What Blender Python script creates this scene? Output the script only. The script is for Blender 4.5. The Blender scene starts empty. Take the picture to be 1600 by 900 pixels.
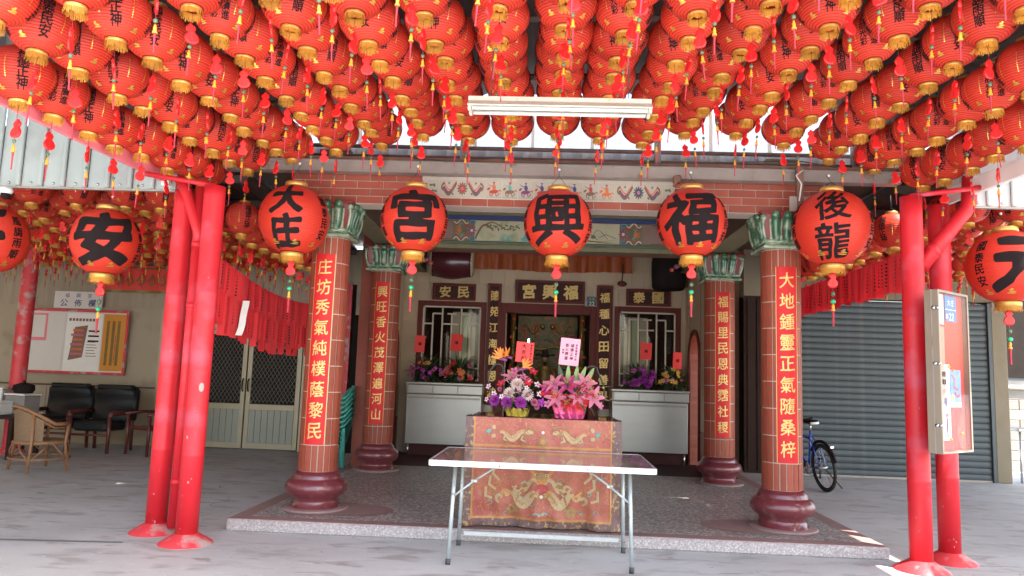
import bpy, bmesh, math, random
import numpy as np
from math import sin, cos, pi, radians, sqrt, atan2
from mathutils import Vector, Matrix
random.seed(7)
S = bpy.context.scene
COL = S.collection

# ------------------------------------------------------------------ camera
cam_d = bpy.data.cameras.new('camera')
cam_d.sensor_width = 36.0
cam_d.lens = 36.0 * 1155.0 / 1600.0
cam_d.clip_start = 0.05
cam_d.clip_end = 3000
cam = bpy.data.objects.new('camera', cam_d)
COL.objects.link(cam)
YAW, PITCH, ROLL = radians(2.5), radians(6.8), radians(2.0)
_fw = Vector((-sin(YAW)*cos(PITCH), cos(YAW)*cos(PITCH), sin(PITCH)))
_rt = Vector((cos(YAW), sin(YAW), 0.0))
_up = _rt.cross(_fw)
_r2 = _rt*cos(ROLL) + _up*sin(ROLL)
_u2 = _up*cos(ROLL) - _rt*sin(ROLL)
_m = Matrix((( _r2.x, _u2.x, -_fw.x), (_r2.y, _u2.y, -_fw.y), (_r2.z, _u2.z, -_fw.z)))
cam.matrix_world = Matrix.Translation((0, 0, 1.45)) @ _m.to_4x4()
S.camera = cam

# ------------------------------------------------------------------ light
SUN_EL, SUN_AZ = radians(58), radians(128)      # azimuth from +Y towards +X
w = bpy.data.worlds.new("World"); S.world = w; w.use_nodes = True
nt = w.node_tree
bg = nt.nodes['Background']
sky = nt.nodes.new('ShaderNodeTexSky'); sky.sky_type = 'NISHITA'; sky.sun_disc = False
sky.sun_elevation = SUN_EL; sky.sun_rotation = SUN_AZ
sky.air_density = 1.3; sky.dust_density = 3.0; sky.ozone_density = 1.0
nt.links.new(sky.outputs['Color'], bg.inputs['Color'])
bg.inputs['Strength'].default_value = 0.15
sd = bpy.data.lights.new('sun', 'SUN'); sd.energy = 3.6; sd.angle = radians(0.5); sd.color = (1, .95, .87)
sun = bpy.data.objects.new('sun', sd); COL.objects.link(sun)
sdir = Vector((sin(SUN_AZ)*cos(SUN_EL), cos(SUN_AZ)*cos(SUN_EL), sin(SUN_EL)))
sun.rotation_euler = sdir.to_track_quat('Z', 'Y').to_euler()
sun.location = sdir*30
S.view_settings.view_transform = 'Standard'
S.view_settings.look = 'None'
S.view_settings.gamma = 1
S.view_settings.exposure = 2.58
try:
    S.cycles.max_bounces = 10; S.cycles.diffuse_bounces = 6; S.cycles.transparent_max_bounces = 12
    S.cycles.use_denoising = True
except Exception: pass

# ------------------------------------------------------------------ materials
def mat(name, col, rough=.6, metal=0., var=.18, scale=6., bump=0., bscale=None, trans=0., spec=.5,
        dirt=None, dscale=2., dlo=.5, dhi=.7, objvar=0., coat=0., stretch=None):
    m = bpy.data.materials.new(name); m.use_nodes = True
    t = m.node_tree; n = t.nodes; L = t.links
    p = n['Principled BSDF']; out = n['Material Output']
    p.inputs['Roughness'].default_value = rough; p.inputs['Metallic'].default_value = metal
    p.inputs['Specular IOR Level'].default_value = spec
    p.inputs['Coat Weight'].default_value = coat
    tc = n.new('ShaderNodeTexCoord')
    co = tc.outputs['Object']
    if stretch:
        mp = n.new('ShaderNodeMapping'); mp.inputs['Scale'].default_value = stretch
        L.new(co, mp.inputs['Vector']); co = mp.outputs['Vector']
    def noise(sc, det=4):
        x = n.new('ShaderNodeTexNoise'); x.inputs['Scale'].default_value = sc; x.inputs['Detail'].default_value = det
        L.new(co, x.inputs['Vector']); return x
    nz = noise(scale)
    mx = n.new('ShaderNodeMix'); mx.data_type = 'RGBA'
    mx.inputs['A'].default_value = tuple(c*(1-var) for c in col)+(1,)
    mx.inputs['B'].default_value = tuple(min(1, c*(1+var)) for c in col)+(1,)
    L.new(nz.outputs['Fac'], mx.inputs['Factor'])
    res = mx.outputs['Result']
    if dirt:
        dn = noise(dscale, 6)
        r = n.new('ShaderNodeMapRange'); r.inputs['From Min'].default_value = dlo; r.inputs['From Max'].default_value = dhi
        L.new(dn.outputs['Fac'], r.inputs['Value'])
        m2 = n.new('ShaderNodeMix'); m2.data_type = 'RGBA'
        L.new(r.outputs['Result'], m2.inputs['Factor']); L.new(res, m2.inputs['A'])
        m2.inputs['B'].default_value = tuple(dirt)+(1,)
        res = m2.outputs['Result']
    if objvar:
        oi = n.new('ShaderNodeObjectInfo'); hs = n.new('ShaderNodeHueSaturation')
        r = n.new('ShaderNodeMapRange'); r.inputs['To Min'].default_value = 1-objvar; r.inputs['To Max'].default_value = 1+objvar
        L.new(oi.outputs['Random'], r.inputs['Value']); L.new(r.outputs['Result'], hs.inputs['Value'])
        L.new(res, hs.inputs['Color']); res = hs.outputs['Color']
    L.new(res, p.inputs['Base Color'])
    if bump:
        b = n.new('ShaderNodeBump'); b.inputs['Strength'].default_value = bump; b.inputs['Distance'].default_value = .01
        bn = noise(bscale or scale*6, 5); L.new(bn.outputs['Fac'], b.inputs['Height']); L.new(b.outputs['Normal'], p.inputs['Normal'])
    if trans:
        tr = n.new('ShaderNodeBsdfTranslucent'); L.new(res, tr.inputs['Color'])
        ms = n.new('ShaderNodeMixShader'); ms.inputs[0].default_value = trans
        L.new(p.outputs[0], ms.inputs[1]); L.new(tr.outputs[0], ms.inputs[2]); L.new(ms.outputs[0], out.inputs['Surface'])
    return m

M = {}
M['paper'] = mat('red_paper', (.78, .062, .030), .42, var=.08, scale=5, trans=.30, objvar=.15, spec=.35)
M['paper_big'] = mat('red_cloth_paper', (.72, .052, .026), .38, var=.06, scale=3, trans=.28, objvar=.05, spec=.4)
M['paper_wire'] = mat('red_paper_wire_shade', (.40, .018, .014), .5, var=.1, trans=.12, objvar=.08)  # wire showing through, its thin shadow put into a darker red
M['paper_bigwire'] = mat('red_cloth_wire_shade', (.62, .035, .022), .45, var=.1, trans=.2)  # same for the big lanterns: wire shadow put into the colour
M['ink'] = mat('black_ink', (.018, .012, .013), .85, spec=.12, var=.3)
M['gold'] = mat('gold_foil', (.80, .52, .10), .28, .75, var=.25, scale=40)
M['goldtext'] = mat('gold_paint', (.60, .40, .13), .4, .35, var=.2, scale=30)
M['collar'] = mat('gold_collar', (.62, .36, .10), .35, .55, var=.25, scale=20)
M['fringe'] = mat('gold_fringe', (.56, .25, .03), .65, var=.35, scale=60, objvar=.15)
M['gourd'] = mat('red_plastic', (.80, .02, .02), .3, var=.1, trans=.15, objvar=.15)
M['bead'] = mat('jade_bead', (.08, .14, .08), .3, var=.3, scale=30)
M['bead_green'] = mat('green_bead', (.02, .42, .20), .2, var=.1)
M['cap'] = mat('yellow_cap', (.72, .34, .03), .4, var=.1)
M['tassel'] = mat('red_thread', (.42, .03, .05), .7, var=.3, scale=60)
M['redpost'] = mat('red_gloss_paint', (.58, .018, .028), .46, var=.10, scale=3, dirt=(.56, .075, .11), dscale=2.3, dlo=.52, dhi=.66, bump=.05, coat=.0, spec=.35)
M['redcone'] = mat('worn_red_paint', (.60, .04, .05), .5, var=.2, scale=8, dirt=(.42, .30, .28), dscale=7, dlo=.52, dhi=.66, bump=.2)
M['pink'] = mat('pink_flashing', (.80, .22, .27), .4, var=.08)
M['sheet'] = mat('grey_corrugated_sheet', (.36, .39, .385), .45, .1, var=.12, scale=2, dirt=(.30, .30, .30), dscale=2.5)
M['whitesheet'] = mat('white_corrugated_sheet', (.58, .58, .57), .45, 0, var=.06, trans=.25)
M['steel'] = mat('galvanised_steel', (.30, .265, .24), .42, .35, var=.2, scale=8, dirt=(.22, .13, .08), dscale=5, dlo=.58, dhi=.7)
M['rust'] = mat('brown_painted_steel', (.17, .095, .075), .5, .2, var=.3, scale=10, dirt=(.24, .12, .07), dscale=8)
M['roof'] = mat('dark_roof_sheet', (.075, .058, .050), .6, .1, var=.35, scale=5)
M['roofbeam'] = mat('roof_purlin', (.14, .11, .10), .6, .1, var=.25, scale=8)
M['brick'] = mat('red_facing_brick', (.30, .065, .038), .38, var=.18, scale=14, bump=.1, objvar=.14)
M['coltile'] = mat('red_column_tile', (.28, .060, .033), .48, var=.16, scale=12, bump=.08, objvar=.15, spec=.3)
M['mortar'] = mat('pale_mortar', (.52, .43, .36), .85, var=.2, scale=20)
M['ped'] = mat('maroon_glazed_terrazzo', (.15, .030, .036), .28, var=.35, scale=30, coat=.4, dirt=(.22, .10, .09), dscale=9, dlo=.6, dhi=.75)
M['pad'] = mat('brown_painted_border', (.27, .175, .16), .6, var=.2, scale=9, dirt=(.30, .20, .17), dscale=4)
M['bannerred'] = mat('red_lacquer_strip', (.56, .014, .018), .5, spec=.3, var=.12, scale=30)
M['ceramic'] = None
M['maroon'] = mat('maroon_wood', (.135, .026, .020), .6, spec=.25, var=.2, scale=6, stretch=(4, 4, 1))
M['maroon_dark'] = mat('dark_maroon_wood', (.055, .014, .013), .6, spec=.25, var=.25, scale=6)
M['walltile'] = mat('beige_wall_tile', (.50, .375, .255), .45, var=.06, scale=4, objvar=.05, spec=.3)
M['stainless'] = mat('stainless_sheet', (.40, .385, .365), .36, .55, var=.12, scale=2.2, stretch=(1, 1, 3))
M['darkwood'] = mat('dark_wood', (.032, .016, .012), .7, spec=.15, var=.35, scale=8, stretch=(6, 6, 1))
M['brownwood'] = mat('brown_ceiling_wood', (.095, .050, .032), .55, var=.3, scale=6)
M['dark'] = mat('dark_recess', (.022, .017, .015), .85, spec=.1, var=.3)  # unlit depth of openings put into the colour; also the drum cover
M['beige'] = mat('beige_panel_wall', (.37, .31, .23), .65, spec=.25, var=.10, scale=2, dirt=(.27, .21, .15), dscale=2.5, dlo=.55, dhi=.75)
M['alum'] = mat('beige_aluminium', (.42, .36, .25), .45, .1, var=.08)
M['grille'] = mat('cream_painted_grille', (.62, .53, .40), .5, var=.08)
M['doorpanel'] = mat('pale_grey_green_panel', (.30, .31, .26), .5, var=.08)
M['mesh'] = mat('door_mesh', (.40, .38, .34), .5, .2)
M['shutter'] = mat('blue_grey_shutter', (.055, .070, .078), .5, .1, var=.15, scale=4, objvar=.07, dirt=(.085, .095, .09), dscale=2.2, dlo=.5, dhi=.75, stretch=(2.5, 1, .5))
M['pillar'] = mat('olive_plaster', (.20, .165, .11), .8, var=.15, scale=5, bump=.2, dirt=(.22, .18, .13), dscale=3)
M['greystone'] = mat('grey_block', (.20, .185, .17), .85, var=.2, scale=6, objvar=.15, bump=.3)
M['silver'] = mat('white_table_edge', (.52, .52, .51), .4, .3, var=.15, scale=20)
M['leg'] = mat('grey_painted_tube', (.42, .46, .46), .38, .35, var=.15, scale=20, dirt=(.24, .2, .16), dscale=20, dlo=.62, dhi=.7)
M['rubber'] = mat('dark_rubber', (.05, .055, .06), .7)
M['tabletop'] = mat('brown_laminate', (.34, .24, .21), .22, var=.3, scale=6, coat=.8, stretch=(1, 4, 1))
M['blackglass'] = mat('dark_polished_top', (.05, .022, .025), .1, var=.2, coat=.5)
M['clothred'] = None
M['clothbrown'] = mat('dark_brocade', (.155, .085, .080), .6, var=.45, scale=40, dirt=(.42, .27, .10), dscale=34, dlo=.56, dhi=.64)
M['clothgold'] = mat('gold_braid', (.48, .22, .07), .5, .2, var=.3, scale=60)
M['embroid'] = mat('cream_embroidery', (.46, .33, .18), .6, .1, var=.3, scale=50)
M['embroid2'] = mat('olive_gold_embroidery', (.33, .20, .08), .6, .15, var=.35, scale=50)
M['satin'] = mat('orange_satin', (.36, .085, .022), .35, var=.3, scale=5, dirt=(.25, .03, .02), dscale=6, dlo=.5, dhi=.7, stretch=(5, 1, .6))
M['white'] = mat('white_paint', (.78, .77, .74), .45, var=.06)
M['whiteplastic'] = mat('white_plastic', (.75, .75, .74), .35, var=.05)
M['oldwhite'] = mat('stained_white_enamel', (.50, .46, .38), .4, var=.08, dirt=(.42, .26, .13), dscale=26, dlo=.60, dhi=.72)
M['tube'] = mat('lamp_tube_glass', (.58, .57, .54), .2)
M['green_cer'] = mat('green_glaze', (.045, .14, .075), .2, var=.5, scale=18, dirt=(.34, .40, .29), dscale=9, dlo=.50, dhi=.68, coat=.4)
M['white_cer'] = mat('celadon_glaze', (.34, .40, .29), .22, var=.2, scale=12, dirt=(.06, .17, .09), dscale=13, dlo=.50, dhi=.68, coat=.4)
M['red_cer'] = mat('dark_red_glaze', (.22, .03, .03), .3, var=.2)
M['tilewhite'] = mat('ivory_tile', (.44, .385, .32), .4, var=.05, coat=.2)
M['p_green'] = mat('paint_green', (.10, .13, .075), .6, var=.3, scale=10)
M['p_olive'] = mat('paint_olive', (.17, .15, .085), .6, var=.3, scale=10)
M['p_blue'] = mat('paint_blue', (.035, .055, .16), .5, var=.2)
M['p_lblue'] = mat('paint_light_blue', (.08, .28, .42), .5, var=.2)
M['p_teal'] = mat('paint_teal', (.12, .34, .30), .5, var=.3, scale=20)
M['p_purple'] = mat('paint_purple', (.20, .045, .13), .5, var=.2)
M['p_pink'] = mat('paint_pink', (.45, .13, .16), .5, var=.2)
M['p_orange'] = mat('paint_orange', (.55, .14, .04), .5, var=.2)
M['p_red'] = mat('paint_red', (.40, .05, .04), .5, var=.2)
M['p_white'] = mat('paint_cream_white', (.60, .56, .46), .5, var=.1)
M['p_brown'] = mat('paint_brown', (.19, .10, .06), .5, var=.3, scale=16)
M['p_mauve'] = mat('paint_mauve_panel', (.25, .155, .13), .6, var=.15)
M['scene_panel'] = mat('painted_landscape', (.47, .43, .29), .6, var=.2, scale=5, dirt=(.30, .32, .18), dscale=5, dlo=.55, dhi=.7)
M['petal_white'] = mat('blush_petal', (.80, .64, .60), .6, var=.1, trans=.2)
M['petal_purple'] = mat('magenta_petal', (.46, .06, .44), .6, var=.25, scale=30, trans=.2)
M['petal_pink'] = mat('pink_lily_petal', (.62, .19, .29), .5, var=.3, scale=20, trans=.2)
M['petal_deep'] = mat('deep_pink_petal', (.50, .06, .20), .5, var=.3, scale=20, trans=.2)
M['petal_red'] = mat('red_petal', (.60, .03, .03), .5, var=.2, trans=.2)
M['petal_orange'] = mat('orange_petal', (.85, .25, .03), .5, var=.2, trans=.2)
M['petal_yellow'] = mat('yellow_petal', (.75, .45, .04), .5, var=.2)
M['leaf'] = mat('dark_leaf', (.045, .085, .035), .5, var=.5, scale=12, trans=.15)
M['leaf_pale'] = mat('variegated_leaf', (.25, .36, .14), .5, var=.4, scale=12, trans=.2)
M['foil_pink'] = mat('pink_foil', (.80, .08, .22), .28, .35, var=.3, scale=20)
M['foil_gold'] = mat('gold_wrap_foil', (.80, .60, .10), .22, .7, var=.3, scale=30)
M['card_red'] = mat('red_card', (.75, .025, .02), .5, var=.05)
M['card_pink'] = mat('pink_card', (.80, .33, .42), .5, var=.06)
M['blackvinyl'] = mat('black_vinyl', (.012, .012, .013), .5, spec=.3, var=.3, scale=6, bump=.3, bscale=8)
M['redwood'] = mat('dark_red_wood', (.11, .025, .020), .35, var=.3, scale=8)
M['rattan'] = mat('rattan_cane', (.28, .13, .06), .5, var=.3, scale=30)
M['rattan_weave'] = mat('woven_rattan', (.22, .13, .07), .6, var=.45, scale=60, bump=.4)
M['chairgreen'] = mat('green_plastic', (.06, .30, .24), .35, var=.12, objvar=.15)
M['chairgrey'] = mat('grey_plastic', (.22, .20, .19), .4, var=.12)
M['bikeblue'] = mat('blue_enamel', (.012, .06, .36), .25, var=.1, coat=.5)
M['tyre'] = mat('tyre_rubber', (.022, .020, .019), .75, var=.2)
M['chrome'] = mat('bright_metal', (.55, .55, .55), .25, .9, var=.1)
M['boardred'] = mat('red_felt_board', (.70, .05, .035), .7, var=.06)
M['bronze'] = mat('anodised_frame', (.25, .20, .155), .35, .5, var=.1)
M['posterwhite'] = mat('white_poster', (.66, .63, .60), .55, var=.06)
M['posterorange'] = mat('orange_poster', (.60, .25, .02), .55, var=.1)
M['posterbrown'] = mat('brown_print', (.22, .11, .08), .55, var=.3, scale=12)
M['posterpink'] = mat('salmon_paper', (.72, .22, .16), .6, var=.08)
M['posterblue'] = mat('blue_print', (.20, .33, .66), .5, var=.4, scale=14)
M['plateblue'] = mat('blue_number_plate', (.03, .12, .38), .4, var=.05)
M['platedark'] = mat('dark_green_plate', (.04, .08, .075), .4)
M['relief'] = mat('gilded_relief', (.06, .065, .03), .5, .2, var=.5, scale=12, dirt=(.16, .07, .03), dscale=9, dlo=.5, dhi=.62)
M['dgold'] = mat('old_gold', (.19, .125, .04), .4, .5, var=.4, scale=14)
M['curtain_lantern'] = mat('wing_lantern_red', (.62, .030, .022), .5, var=.15, trans=.2)
M['stripred'] = mat('red_ribbon', (.66, .010, .018), .6, var=.18, scale=8, trans=.3, objvar=.2)
M['drumskin'] = mat('drum_hide', (.45, .34, .22), .6)
M['drumred'] = mat('oxblood_drum', (.085, .014, .020), .28, var=.2, coat=.4)
M['cable'] = mat('dark_cable', (.04, .035, .03), .6)
M['whitecable'] = mat('white_cable', (.65, .62, .58), .5)

def glass_mat():
    m = bpy.data.materials.new('clear_acrylic'); m.use_nodes = True
    t = m.node_tree; n = t.nodes; L = t.links
    g = n.new('ShaderNodeBsdfGlossy'); g.inputs['Roughness'].default_value = .04
    tr = n.new('ShaderNodeBsdfTransparent'); tr.inputs['Color'].default_value = (.96, .96, .96, 1)
    f = n.new('ShaderNodeLayerWeight'); f.inputs['Blend'].default_value = .5
    pw = n.new('ShaderNodeMath'); pw.operation = 'POWER'; pw.inputs[1].default_value = 4.; L.new(f.outputs['Facing'], pw.inputs[0])
    mr = n.new('ShaderNodeMapRange'); mr.inputs['To Min'].default_value = .03; mr.inputs['To Max'].default_value = .10; L.new(pw.outputs[0], mr.inputs['Value'])
    ms = n.new('ShaderNodeMixShader')
    L.new(mr.outputs[0], ms.inputs[0]); L.new(tr.outputs[0], ms.inputs[1]); L.new(g.outputs[0], ms.inputs[2])
    L.new(ms.outputs[0], n['Material Output'].inputs['Surface'])
    return m
M['glass'] = glass_mat()
def clerestory_mat():
    m = bpy.data.materials.new('translucent_fibreglass'); m.use_nodes = True
    t = m.node_tree; n = t.nodes; L = t.links
    p = n['Principled BSDF']; p.inputs['Roughness'].default_value = .35
    tc = n.new('ShaderNodeTexCoord'); nz = n.new('ShaderNodeTexNoise'); nz.inputs['Scale'].default_value = 1.6; nz.inputs['Detail'].default_value = 5
    L.new(tc.outputs['Object'], nz.inputs['Vector'])
    mx = n.new('ShaderNodeMix'); mx.data_type = 'RGBA'; mx.inputs['A'].default_value = (.85, .74, .64, 1); mx.inputs['B'].default_value = (.9, .88, .85, 1)
    L.new(nz.outputs['Fac'], mx.inputs['Factor']); L.new(mx.outputs['Result'], p.inputs['Base Color'])
    a = n.new('ShaderNodeBsdfTranslucent'); L.new(mx.outputs['Result'], a.inputs['Color'])
    b = n.new('ShaderNodeBsdfTransparent'); b.inputs['Color'].default_value = (1, .90, .80, 1)
    m1 = n.new('ShaderNodeMixShader'); m1.inputs[0].default_value = .25
    L.new(a.outputs[0], m1.inputs[1]); L.new(b.outputs[0], m1.inputs[2])
    m2 = n.new('ShaderNodeMixShader'); m2.inputs[0].default_value = .8
    L.new(p.outputs[0], m2.inputs[1]); L.new(m1.outputs[0], m2.inputs[2])
    L.new(m2.outputs[0], n['Material Output'].inputs['Surface'])
    return m
M['clere'] = clerestory_mat()
def emit_mat(name, col, st):
    m = bpy.data.materials.new(name); m.use_nodes = True
    t = m.node_tree; n = t.nodes
    e = n.new('ShaderNodeEmission'); e.inputs['Color'].default_value = col+(1,); e.inputs['Strength'].default_value = st
    t.links.new(e.outputs[0], n['Material Output'].inputs['Surface']); return m
M['lamp_white'] = emit_mat('lit_white_lamp', (1, .97, .9), 3.0)
M['lamp_warm'] = emit_mat('lit_altar_lamp', (1, .62, .25), 2.0)

def concrete_mat():
    m = bpy.data.materials.new('worn_concrete'); m.use_nodes = True
    t = m.node_tree; n = t.nodes; L = t.links; p = n['Principled BSDF']
    tc = n.new('ShaderNodeTexCoord')
    def nz(sc, det=6, st=(1, 1, 1), dis=0.):
        mp = n.new('ShaderNodeMapping'); mp.inputs['Scale'].default_value = st
        L.new(tc.outputs['Object'], mp.inputs['Vector'])
        x = n.new('ShaderNodeTexNoise'); x.inputs['Scale'].default_value = sc; x.inputs['Detail'].default_value = det; x.inputs['Distortion'].default_value = dis
        L.new(mp.outputs[0], x.inputs['Vector']); return x.outputs['Fac']
    def ramp(f, a, b):
        r = n.new('ShaderNodeMapRange'); r.inputs['From Min'].default_value = a; r.inputs['From Max'].default_value = b
        L.new(f, r.inputs['Value']); return r.outputs['Result']
    def mix(f, A, B):
        x = n.new('ShaderNodeMix'); x.data_type = 'RGBA'; L.new(f, x.inputs['Factor'])
        for s, v in (('A', A), ('B', B)):
            if isinstance(v, tuple): x.inputs[s].default_value = v+(1,)
            else: L.new(v, x.inputs[s])
        return x.outputs['Result']
    c = mix(ramp(nz(.9), .35, .65), (.42, .435, .42), (.56, .58, .565))
    c = mix(ramp(nz(2.2, 8, (1, 2.2, 1), .6), .52, .66), c, (.30, .29, .27))
    c = mix(ramp(nz(7, 6, (1, 3.5, 1), 1.), .60, .70), c, (.60, .61, .59))
    c = mix(ramp(nz(2.3, 8, (1, 2.6, 1), .8), .62, .69), c, (.22, .205, .185))
    c = mix(ramp(nz(120, 2), .3, .9), c, (.38, .38, .37))
    v = n.new('ShaderNodeTexVoronoi'); v.feature = 'DISTANCE_TO_EDGE'; v.inputs['Scale'].default_value = .22
    wp = n.new('ShaderNodeTexNoise'); wp.inputs['Scale'].default_value = 1.6; wp.inputs['Detail'].default_value = 8
    L.new(tc.outputs['Object'], wp.inputs['Vector'])
    vm = n.new('ShaderNodeVectorMath'); vm.operation = 'MULTIPLY_ADD'; vm.inputs[1].default_value = (.8, .8, .8); L.new(wp.outputs['Color'], vm.inputs[0]); L.new(tc.outputs['Object'], vm.inputs[2])
    L.new(vm.outputs[0], v.inputs['Vector'])
    mk = n.new('ShaderNodeMath'); mk.operation = 'MULTIPLY'; L.new(ramp(v.outputs['Distance'], .0022, .0008), mk.inputs[0]); L.new(ramp(nz(.8), .48, .62), mk.inputs[1])
    c = mix(mk.outputs[0], c, (.27, .265, .25))
    L.new(c, p.inputs['Base Color'])
    p.inputs['Roughness'].default_value = .62
    r = n.new('ShaderNodeMapRange'); r.inputs['To Min'].default_value = .42; r.inputs['To Max'].default_value = .8
    L.new(nz(1.7), r.inputs['Value']); L.new(r.outputs[0], p.inputs['Roughness'])
    b = n.new('ShaderNodeBump'); b.inputs['Strength'].default_value = .25; b.inputs['Distance'].default_value = .01
    L.new(nz(30, 8), b.inputs['Height']); L.new(b.outputs[0], p.inputs['Normal'])
    return m
M['concrete'] = concrete_mat()
def pebble_mat(name, light, dark, scale, edge):
    m = bpy.data.materials.new(name); m.use_nodes = True
    t = m.node_tree; n = t.nodes; L = t.links; p = n['Principled BSDF']
    tc = n.new('ShaderNodeTexCoord')
    v = n.new('ShaderNodeTexVoronoi'); v.inputs['Scale'].default_value = scale; L.new(tc.outputs['Object'], v.inputs['Vector'])
    bw = n.new('ShaderNodeSeparateColor'); L.new(v.outputs['Color'], bw.inputs[0])
    cr = n.new('ShaderNodeValToRGB')
    cr.color_ramp.elements[0].color = dark+(1,); cr.color_ramp.elements[1].color = light+(1,)
    cr.color_ramp.elements[0].position = .25; cr.color_ramp.elements[1].position = .85
    L.new(bw.outputs[0], cr.inputs[0])
    r = n.new('ShaderNodeMapRange'); r.inputs['From Min'].default_value = .35; r.inputs['From Max'].default_value = .62
    L.new(v.outputs['Distance'], r.inputs['Value'])
    mx = n.new('ShaderNodeMix'); mx.data_type = 'RGBA'; L.new(r.outputs[0], mx.inputs['Factor'])
    L.new(cr.outputs[0], mx.inputs['A']); mx.inputs['B'].default_value = edge+(1,)
    nz = n.new('ShaderNodeTexNoise'); nz.inputs['Scale'].default_value = 1.4; nz.inputs['Detail'].default_value = 5; L.new(tc.outputs['Object'], nz.inputs['Vector'])
    r2 = n.new('ShaderNodeMapRange'); r2.inputs['To Min'].default_value = .75; r2.inputs['To Max'].default_value = 1.15; L.new(nz.outputs['Fac'], r2.inputs['Value'])
    hs = n.new('ShaderNodeHueSaturation'); L.new(r2.outputs[0], hs.inputs['Value']); L.new(mx.outputs['Result'], hs.inputs['Color'])
    L.new(hs.outputs[0], p.inputs['Base Color']); p.inputs['Roughness'].default_value = .38
    b = n.new('ShaderNodeBump'); b.invert = True; b.inputs['Strength'].default_value = .3; b.inputs['Distance'].default_value = .003
    L.new(v.outputs['Distance'], b.inputs['Height']); L.new(b.outputs[0], p.inputs['Normal'])
    return m
M['pebble'] = pebble_mat('washed_pebble', (.74, .72, .66), (.15, .14, .13), 40, (.26, .23, .21))
M['terrazzo'] = pebble_mat('pink_terrazzo', (.56, .52, .50), (.30, .23, .22), 70, (.38, .33, .32))
def cloth_mat():
    m = bpy.data.materials.new('red_embroidered_satin'); m.use_nodes = True
    t = m.node_tree; n = t.nodes; L = t.links; p = n['Principled BSDF']
    tc = n.new('ShaderNodeTexCoord')
    def nz(sc, dis):
        x = n.new('ShaderNodeTexNoise'); x.inputs['Scale'].default_value = sc; x.inputs['Detail'].default_value = 3; x.inputs['Distortion'].default_value = dis
        L.new(tc.outputs['Object'], x.inputs['Vector']); return x.outputs['Fac']
    def ramp(f, a, b):
        r = n.new('ShaderNodeMapRange'); r.inputs['From Min'].default_value = a; r.inputs['From Max'].default_value = b
        L.new(f, r.inputs['Value']); return r.outputs['Result']
    def mix(f, A, B):
        x = n.new('ShaderNodeMix'); x.data_type = 'RGBA'; L.new(f, x.inputs['Factor'])
        for s, v in (('A', A), ('B', B)):
            if isinstance(v, tuple): x.inputs[s].default_value = v+(1,)
            else: L.new(v, x.inputs[s])
        return x.outputs['Result']
    c = mix(ramp(nz(3, 1), .35, .65), (.36, .075, .055), (.45, .125, .080))
    c = mix(ramp(nz(20, 3), .55, .63), c, (.42, .20, .09))
    c = mix(ramp(nz(34, 4), .60, .66), c, (.30, .045, .05))
    L.new(c, p.inputs['Base Color']); p.inputs['Roughness'].default_value = .5
    p.inputs['Sheen Weight'].default_value = .3
    return m
M['clothred'] = cloth_mat()

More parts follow.
